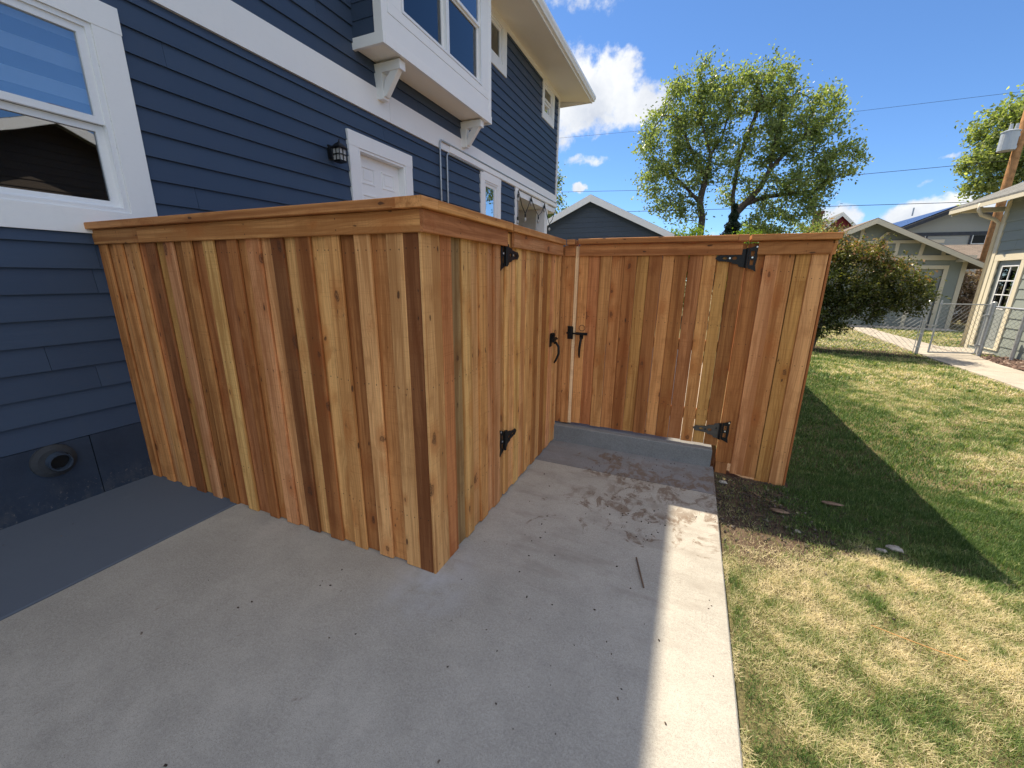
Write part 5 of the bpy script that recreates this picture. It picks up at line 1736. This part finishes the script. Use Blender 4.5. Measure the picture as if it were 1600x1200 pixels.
tree('deciduous_tree', 'tall spreading tree with heavy limbs sweeping right, behind the rear gate', 'tree',
     [([(1.75, 28.5, B0), (1.75, 28.5, 3), (1.70, 28.5, 5.2), (1.52, 28.5, 6.2), (1.55, 28.5, 8.1), (1.9, 28.4, 9.6), (2.3, 28.3, 11)], -1),
      ([(2.20, 28.5, 5.75), (2.8, 28.4, 6.5), (3.15, 28.3, 7.4), (3.9, 28.2, 8.4), (4.65, 28.1, 9.05)], 2),
      ([(3.2, 28.6, 6.1), (4.4, 28.7, 6.2), (5.6, 28.8, 6.3)], 7), ([(3.2, 28.2, 9.0), (3.4, 28.1, 10.6)], 9)],
     [(1.3, 28.5, 11.4, 1.1, 1.5, 1.5, 80), (2.7, 28.5, 11.4, 1.0, 1.4, 1.5, 70), (3.7, 28.5, 10.3, 1.2, 1.6, 1.4, 85), (5.2, 28.5, 10.2, 0.9, 1.2, 1.0, 40), (5.4, 28.5, 9.2, 0.9, 1.2, 0.8, 36),
      (2.6, 28.5, 8.9, 1.2, 1.6, 1.2, 70), (4.2, 28.5, 8.5, 1.3, 1.4, 0.8, 50), (6.2, 28.5, 7.6, 1.2, 1.4, 0.8, 62), (5.1, 28.5, 6.6, 1.5, 1.6, 0.9, 80), (4.6, 28.5, 5.4, 1.8, 1.6, 0.7, 70), (3.2, 28.5, 6.6, 1.1, 1.4, 0.8, 40), (1.6, 29, 6.8, 1.0, 1.2, 1.0, 30), (3.4, 28.5, 4.6, 1.6, 1.2, 0.6, 40)],
     0.25, LEAFA, BARK, 0.17, 40, 0.24, 33, 'tall trees beyond the fence')
tree('deciduous_tree', 'broad green tree behind the utility pole at the right edge', 'tree',
     [([(16.5, 32, B0), (16.4, 32, 4), (16.2, 32, 6.5), (15.6, 32, 8), (15.0, 32, 9)], -1), ([(15.2, 32, 7.0), (14.0, 32, 6.9)], 2), ([(17.2, 32, 8.2), (18, 32, 9.6)], 2)],
     [(14.0, 32, 9.4, 1.2, 1.5, 1.0, 70), (15.3, 32, 9.8, 1.4, 1.6, 1.4, 85), (13.6, 32, 7.8, 0.9, 1.3, 0.7, 50), (15.0, 32, 8.0, 1.4, 1.6, 0.9, 70), (17, 32, 9, 2, 2, 2, 110), (13.9, 32, 6.5, 0.9, 1, 0.35, 26), (15.5, 32, 6.9, 1.2, 1.2, 0.5, 30), (17.8, 32, 7, 1.6, 1.5, 1, 50)],
     0.26, LEAFA, BARK, 0.19, 60, 0.26, 44, tone_fn=lambda p, t_: t_ + 0.12)
# bright low shrubs above the gate
for k, (x, y, lab, rx, h) in enumerate(((-0.55, 19.5, 'bright yellow green shrub above the wide gate, left of the bare trunk', 0.9, 3.55), (1.95, 20.5, 'bright yellow green shrub above the wide gate, right of the dark conifer', 0.8, 3.45))):
    tree('garden_shrub', lab, 'shrub', [([(x, y, -0.3), (x, y, 1.2), (x + 0.1, y, 2.4)], -1)],
         [(x, y, h - 1.1, rx, 0.9, 1.1, 130), (x + 0.2, y, 1.2, rx, 0.9, 1.0, 40)], 0.06, LEAFY, BARKL, 0.11, 60, 0.16, 60 + k, 'bright shrubs behind the gate')
tree('backyard_tree', 'dark leafy sapling beside the far corner of the navy house', 'tree', [([(-8.6, 25, -0.3), (-8.6, 25, 3), (-8.5, 25, 5)], -1)],
     [(-8.3, 25, 5.2, 0.7, 0.8, 1.5, 60), (-8.4, 25, 7.0, 0.5, 0.6, 0.9, 26), (-7.6, 25, 3.4, 1.0, 1, 0.8, 40)], 0.10, LEAFA, BARK, 0.15, 46, 0.2, 71)
# hedge mass between the tall trees and the roofs, each its own shrub
for k, (x, y, h, rx) in enumerate(((3.6, 30.5, 4.6, 1.3), (5.6, 31.5, 5.0, 1.4), (7.4, 33.5, 5.2, 1.3))):
    tree('hedge_tree', ('loose small tree beneath the spreading limbs, nearest the conifer', 'loose small tree beneath the spreading limbs, middle of the row', 'thin small tree with reddish twigs beside the red gable')[k], 'tree',
         [([(x, y, -0.3), (x, y, 2.4), (x, y, 3.4)], -1)], [(x, y, h - 0.9, rx, 1.1, 1.0, 85), (x, y, 2.6, rx * 1.1, 1.1, 0.9, 40)], 0.08, LEAFA if k < 2 else LEAFB, BARKL, 0.15, 34 if k < 2 else 16, 0.2, 80 + k, 'small trees below the tall crowns')
# conifer
cf = thing('conifer', 'small dark conifer standing between the two tall trees', 'tree', (1.45, 24, -0.3))
b = MB(); b.tube([(1.45, 24, -0.3), (1.45, 24, 5.0)], [0.14, 0.02], 8); b.build('trunk', BARK, cf)
rr = np.random.default_rng(5)
n = 9000
zz = 0.6 + 4.5 * rr.random(n) ** 0.8
lay = np.sin(zz * 14) * 0.10
R_ = (5.15 - zz) * 0.30 * (0.55 + 0.45 * rr.random(n) ** 0.5) + lay * 0.6
an = rr.uniform(0, 2 * np.pi, n)
R_ *= 0.85 + 0.25 * np.sin(an * 5 + zz * 3)
pts = np.stack([1.45 + R_ * np.cos(an), 24 + R_ * np.sin(an), zz - 0.12 * R_], 1)
v, f, s = leaves(pts, 0.16, 0.28, 9)
fast_mesh('crown', v, f, s, NEEDLE, rr.random(n), parent=cf, kind='stuff')
# barberry-like shrub by the chain link fence
def red_tips_lit_top(p, t_):  # red tips, plus top highlights and a dark underside put into the tone
    h = (p[:, 2] - 1.2) / 1.4 + (p[:, 0] - 3.6) * 0.18
    return np.clip(t_ * 0.62 + np.clip(h, -0.2, 1) * 0.75 * np.random.default_rng(3).random(len(p)), 0, 1)
tree('leaning_shrub', 'big dark shrub with red tipped leaves leaning out past the fence end', 'shrub',
     [([(2.85, 12.0, -0.13), (2.95, 12.0, 0.5), (3.2, 11.95, 1.1)], -1), ([(2.6, 12.0, 0.6), (2.4, 12.1, 1.2)], 0), ([(3.5, 11.9, 0.9), (4.2, 11.85, 1.15)], 1)],
     [(2.75, 12.0, 1.55, 0.75, 0.75, 0.95, 130), (3.4, 11.95, 1.50, 0.85, 0.75, 0.75, 150), (4.05, 11.9, 1.45, 0.60, 0.65, 0.55, 90), (4.45, 11.9, 1.20, 0.38, 0.5, 0.38, 46), (2.95, 11.9, 0.75, 0.62, 0.65, 0.70, 90), (2.2, 12.1, 1.2, 0.7, 0.7, 1.0, 70), (2.80, 12.0, 2.35, 0.35, 0.35, 0.35, 34), (3.7, 11.95, 0.95, 0.5, 0.5, 0.35, 40), (3.3, 11.95, 2.10, 0.5, 0.45, 0.30, 40)],
     0.06, LEAFB, BARKL, 0.058, 70, 0.085, 91, tone_fn=red_tips_lit_top, min_r=0.005, aspect=0.6)
tree('dry_shrub', 'pale tan dried shrub between the garage corner and the sage house', 'shrub',
     [([(10.1, 23.2, -0.3), (10.1, 23.2, 0.4)], -1)], [(10.1, 23.2, 1.15, 0.7, 0.6, 0.75, 150), (10.3, 23.0, 0.35, 0.8, 0.6, 0.45, 60)], 0.05, DRYLEAF, BARKL, 0.085, 55, 0.1, 95)

# ------------------------------------------------------------------ lawn
def lawn_patch(x, y):
    """0 = lush green .. 1 = straw"""
    a = vnoise(x, y, 0.9, 1) * 0.24 + vnoise(x, y, 3.1, 2) * 0.24 + vnoise(x, y, 8.0, 3) * 0.28 + vnoise(x, y, 21.0, 4) * 0.24
    t_ = (a - 0.5) * 2.2 + 0.47
    # trampled dry strip in front, greener by the fence and deepened there to darken its shadow
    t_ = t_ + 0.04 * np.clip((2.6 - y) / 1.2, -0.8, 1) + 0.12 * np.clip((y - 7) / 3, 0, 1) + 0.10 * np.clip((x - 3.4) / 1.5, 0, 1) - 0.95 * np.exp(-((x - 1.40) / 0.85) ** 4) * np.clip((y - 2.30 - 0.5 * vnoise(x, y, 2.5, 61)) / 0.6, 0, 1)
    return np.clip(t_, 0, 1)


def walk_mask(x, y):
    l = np.interp(y, [p[1] for p in L], [p[0] for p in L]); r_ = np.interp(y, [p[1] for p in Rr], [p[0] for p in Rr])
    return (x > l - 0.02) & (x < r_ + 0.02)


def dirt_amount(x, y):
    w = (vnoise(x, y, 3.3, 41) - 0.5) * 0.9 + (vnoise(x, y, 9, 42) - 0.5) * 0.5
    d1 = np.clip(1.15 - np.hypot((x - 0.52) / 0.55, (y - 3.10) / 0.80) + w, 0, 1)
    d2 = np.clip(1.0 - np.hypot((x - 0.95) / 0.80, (y - 2.72) / 0.22) + w, 0, 1) * 0.6
    return np.maximum(np.minimum(d1 * 1.5, 0.93), d2)


def blades(n, x0, x1, y0, y1, h, w, seed, fringe=False):
    r = np.random.default_rng(seed)
    x = r.uniform(x0, x1, n); y = r.uniform(y0, y1, n)
    clump = vnoise(x, y, 9.0, 12)
    keep = (x > (0.326 if fringe else 0.338 + 0.02 * vnoise(x, y, 14, 8))) & ~walk_mask(x, y)
    keep &= r.random(n) > dirt_amount(x, y) * 0.97
    keep &= r.random(n) < ((vnoise(x, y, 5, 52) - 0.25) * 2.0 if fringe else 0.35 + clump * 1.1)
    keep &= ~((x < 0.875) & (x > 0.3) & (y > 3.5) & (y < 10.6))
    keep &= ~((x > 5.6) & (y > 6.4) & (y < 12.6))
    keep &= ~((x > 0.9) & (x < 4.9) & (y > 11.3) & (y < 12.6) & (r.random(n) < 0.8))
    x, y = x[keep], y[keep]; n = len(x)
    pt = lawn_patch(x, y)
    if fringe: pt = 0.55 + 0.4 * vnoise(x, y, 6, 51)
    tn = np.clip(pt + r.normal(0, 0.21, n), 0, 1)
    straw = tn > 0.66
    lean = np.where(straw, r.uniform(0.8, 1.52, n), r.uniform(0.2, 1.15, n))
    hh = h * r.uniform(0.55, 1.35, n) * (0.8 + 0.5 * clump[keep]) * np.where(x < 0.5, 0.8, 1.0)
    ww = w * r.uniform(0.6, 1.3, n) * np.where(straw, 0.72, 1.0)
    az = r.uniform(0, 2 * np.pi, n)
    dx, dy = np.cos(az), np.sin(az)
    sx, sy = -dy, dx
    z0 = np.interp(y, GZ_Y, GZ_Z) - 0.003 + np.where(straw, r.uniform(0, 0.018, n), 0)
    cl, sl3 = np.cos(lean), np.sin(lean)
    bend = np.where(straw, r.uniform(0.80, 1.0, n), r.uniform(0.5, 0.85, n))
    cm, sm = np.cos(lean * bend), np.sin(lean * bend)
    m1 = hh * 0.55
    mx, my, mz = x + dx * sm * m1, y + dy * sm * m1, z0 + cm * m1
    tx, ty, tz = mx + dx * sl3 * hh * 0.5, my + dy * sl3 * hh * 0.5, mz + cl * hh * 0.5
    P = lambda a, b, c: np.stack([a, b, c], 1)
    v0, v1 = P(x - sx * ww * .5, y - sy * ww * .5, z0), P(x + sx * ww * .5, y + sy * ww * .5, z0)
    v2, v3 = P(mx + sx * ww * .42, my + sy * ww * .42, mz), P(mx - sx * ww * .42, my - sy * ww * .42, mz)
    v4 = P(tx, ty, tz)
    v = np.stack([v0, v1, v2, v3, v4], 1).reshape(-1, 3)
    k = np.arange(n)[:, None] * 5
    fl = np.concatenate([k + np.array([[0, 1, 2, 3]]), k + np.array([[3, 2, 4]])], 1).ravel()
    sz = np.tile([4, 3], n)
    return v, fl, sz, np.repeat(tn, 2)


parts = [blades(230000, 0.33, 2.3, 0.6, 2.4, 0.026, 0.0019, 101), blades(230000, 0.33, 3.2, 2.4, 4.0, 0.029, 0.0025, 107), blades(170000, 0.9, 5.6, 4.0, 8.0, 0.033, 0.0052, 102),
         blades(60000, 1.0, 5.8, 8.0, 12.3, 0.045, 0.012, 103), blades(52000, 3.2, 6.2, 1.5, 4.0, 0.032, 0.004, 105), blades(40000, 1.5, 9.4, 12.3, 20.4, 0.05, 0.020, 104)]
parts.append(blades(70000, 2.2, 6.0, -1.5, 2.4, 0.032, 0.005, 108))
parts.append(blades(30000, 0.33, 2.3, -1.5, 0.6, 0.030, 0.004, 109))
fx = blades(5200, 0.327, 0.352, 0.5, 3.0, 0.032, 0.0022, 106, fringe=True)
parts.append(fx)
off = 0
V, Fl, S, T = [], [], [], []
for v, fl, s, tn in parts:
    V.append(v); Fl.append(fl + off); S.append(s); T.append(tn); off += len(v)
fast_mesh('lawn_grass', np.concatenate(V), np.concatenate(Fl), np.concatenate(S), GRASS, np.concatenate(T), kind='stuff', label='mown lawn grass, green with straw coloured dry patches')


def chips(name, n, region, size, mt, seed, label, zoff=0.01, flat=0.5):
    r = np.random.default_rng(seed)
    P = region(r, n); n = len(P)
    d = np.abs(np.array([1.0, 0.6, 0.35])) * (size * r.uniform(0.4, 1.6, n) ** 1.3)[:, None]
    base = np.array([(sx, sy, sz) for sx in (-1, 1) for sy in (-1, 1) for sz in (-1, 1)], float) * 0.5
    base = base[None] * (1 + r.uniform(-0.35, 0.35, (n, 8, 3)))
    a = r.uniform(0, 2 * np.pi, n); tl = r.normal(0, 0.35, n)
    ca, sa, ct, st_ = np.cos(a), np.sin(a), np.cos(tl), np.sin(tl)
    q = base * d[:, None, :]
    x = q[..., 0] * ct[:, None] - q[..., 2] * st_[:, None]; z = q[..., 0] * st_[:, None] + q[..., 2] * ct[:, None]
    X = x * ca[:, None] - q[..., 1] * sa[:, None]; Y_ = x * sa[:, None] + q[..., 1] * ca[:, None]
    v = np.stack([X + P[:, 0:1], Y_ + P[:, 1:2], z + P[:, 2:3]], -1).reshape(-1, 3)
    F = np.array([(0, 1, 3, 2), (4, 6, 7, 5), (0, 4, 5, 1), (2, 3, 7, 6), (0, 2, 6, 4), (1, 5, 7, 3)])
    fl = (np.arange(n)[:, None, None] * 8 + F[None]).ravel()
    tn = np.repeat(np.clip(r.beta(1.6, 3.0, n), 0, 1), 6)
    return fast_mesh(name, v, fl, np.full(6 * n, 4), mt, tn, kind='stuff', label=label)


def reg_gravel(r, n):
    x = 0.62 + r.normal(0, 0.30, n); y = 3.12 + r.normal(0, 0.30, n) - (x - 0.6) * 0.15
    k = (x > 0.34) & (x < 1.6) & ~((y > 3.52)) & (y > 2.1)
    return np.stack([x[k], y[k], np.array([gz(q) for q in y[k]]) + 0.009], 1)


chips('gravel', 1500, reg_gravel, 0.010, GRAVEL, 201, 'small dark gravel and crumbs at the foot of the fence end')


def reg_mulch(r, n):
    x = r.uniform(5.72, 6.62, n); y = r.uniform(6.5, 12.55, n)
    k = x > np.interp(y, [p[1] for p in Rr], [p[0] for p in Rr]) + 0.03
    x, y = x[k], y[k]
    return np.stack([x, y, np.array([gz(q) for q in y]) + 0.025], 1)


chips('mulch', 3200, reg_mulch, 0.06, CHIP, 202, 'brown bark mulch beside the concrete walk')


def reg_crumb(r, n):
    x = r.uniform(-1.0, 0.31, n); y = r.uniform(0.9, 3.46, n)
    k = r.random(n) < np.clip((y - 0.8) / 2.6, 0.03, 1) * np.clip((x + 1.15) / 0.9, 0.1, 1)
    k &= vnoise(x, y, 4.2, 31) > 0.45
    k &= (x < 0.03) | (r.random(n) < 0.35)
    x[:90] = r.uniform(-3.5, 0.0, 90); y[:90] = r.uniform(0.2, 2.6, 90); k[:90] = ~((x[:90] < -1.0) & (y[:90] > 1.45))
    return np.stack([x[k], y[k], np.full(k.sum(), 0.002)], 1)


MUDA = m_leaf('mud_crumb_mix', [(0.0, (0.035, 0.024, 0.018)), (0.6, (0.10, 0.07, 0.05)), (1.0, (0.3, 0.26, 0.22))], 0.95, 0.0)
chips('mud_crumbs', 1100, reg_crumb, 0.0055, MUDA, 203, 'dried mud crumbs scattered on the patio before the gate')


def rock(name, label, cat, loc, size, mt, seed, group=None, flat=0.5):
    r = np.random.default_rng(seed)
    b = MB()
    n, m_ = 9, 5
    for i in range(m_ + 1):
        ph = math.pi * i / m_
        for k in range(n):
            a = 2 * math.pi * k / n
            q = 1 + r.uniform(-0.22, 0.22)
            b.v.append((loc[0] + size[0] * math.sin(ph) * math.cos(a) * q, loc[1] + size[1] * math.sin(ph) * math.sin(a) * q, loc[2] + size[2] * math.cos(ph) * q))
    for i in range(m_):
        for k in range(n):
            b.f.append([i * n + k, i * n + (k + 1) % n, (i + 1) * n + (k + 1) % n, (i + 1) * n + k]); b.mi.append(0)
    return b.build(name, mt, loc=loc, label=label, cat=cat, group=group)


rock('stone', 'flat pale stone in the fence shadow on the lawn, largest of them', 'stone', (1.30, 2.86, -0.045), (0.045, 0.030, 0.014), STONEM, 1, 'stones on the lawn')
rock('stone', 'small pale stone lying next to the largest flat stone', 'stone', (1.22, 2.80, -0.045), (0.028, 0.02, 0.012), STONEM, 2, 'stones on the lawn')
rock('stone', 'white pebble on the bare dirt just inside the shadow edge', 'stone', (0.80, 2.83, -0.055), (0.022, 0.018, 0.012), STONEM, 3, 'stones on the lawn')
rock('stone', 'white pebble against the foot of the fence by the curb end', 'stone', (0.40, 3.36, -0.055), (0.030, 0.018, 0.012), STONEM, 4, 'stones on the lawn')
CHIPW = m_simple('weathered_wood_chip', (0.20, 0.14, 0.10), 0.9, 0.1, 0, 0.3, 30)
rock('wood_chip', 'flat brown wood chip on the dirt in front of the fence end', 'wood chip', (0.74, 3.06, -0.055), (0.055, 0.028, 0.008), CHIPW, 5, 'wood chips by the fence')
rock('wood_chip', 'long wood chip on the shaded grass right of the fence end', 'wood chip', (1.10, 3.32, -0.045), (0.07, 0.022, 0.008), CHIPW, 6, 'wood chips by the fence')
b = MB(); b.tube([(-0.118, 2.05, 0.008), (-0.085, 1.93, 0.010), (-0.055, 1.83, 0.008)], [0.004, 0.0045, 0.004], 6)
b.build('twig', TWIGM, loc=(-0.09, 1.93, 0.004), label='thin straight twig lying on the patio near the sunlit strip', cat='twig')
b = MB(); b.tube([(0.92, 2.03, 0.000), (1.02, 2.00, 0.004), (1.12, 1.98, 0.003), (1.22, 1.97, 0.000)], 0.002, 5)
b.build('string', ORANGE, loc=(1.0, 2.0, -0.036), label='short orange string lying in the dry grass', cat='string')
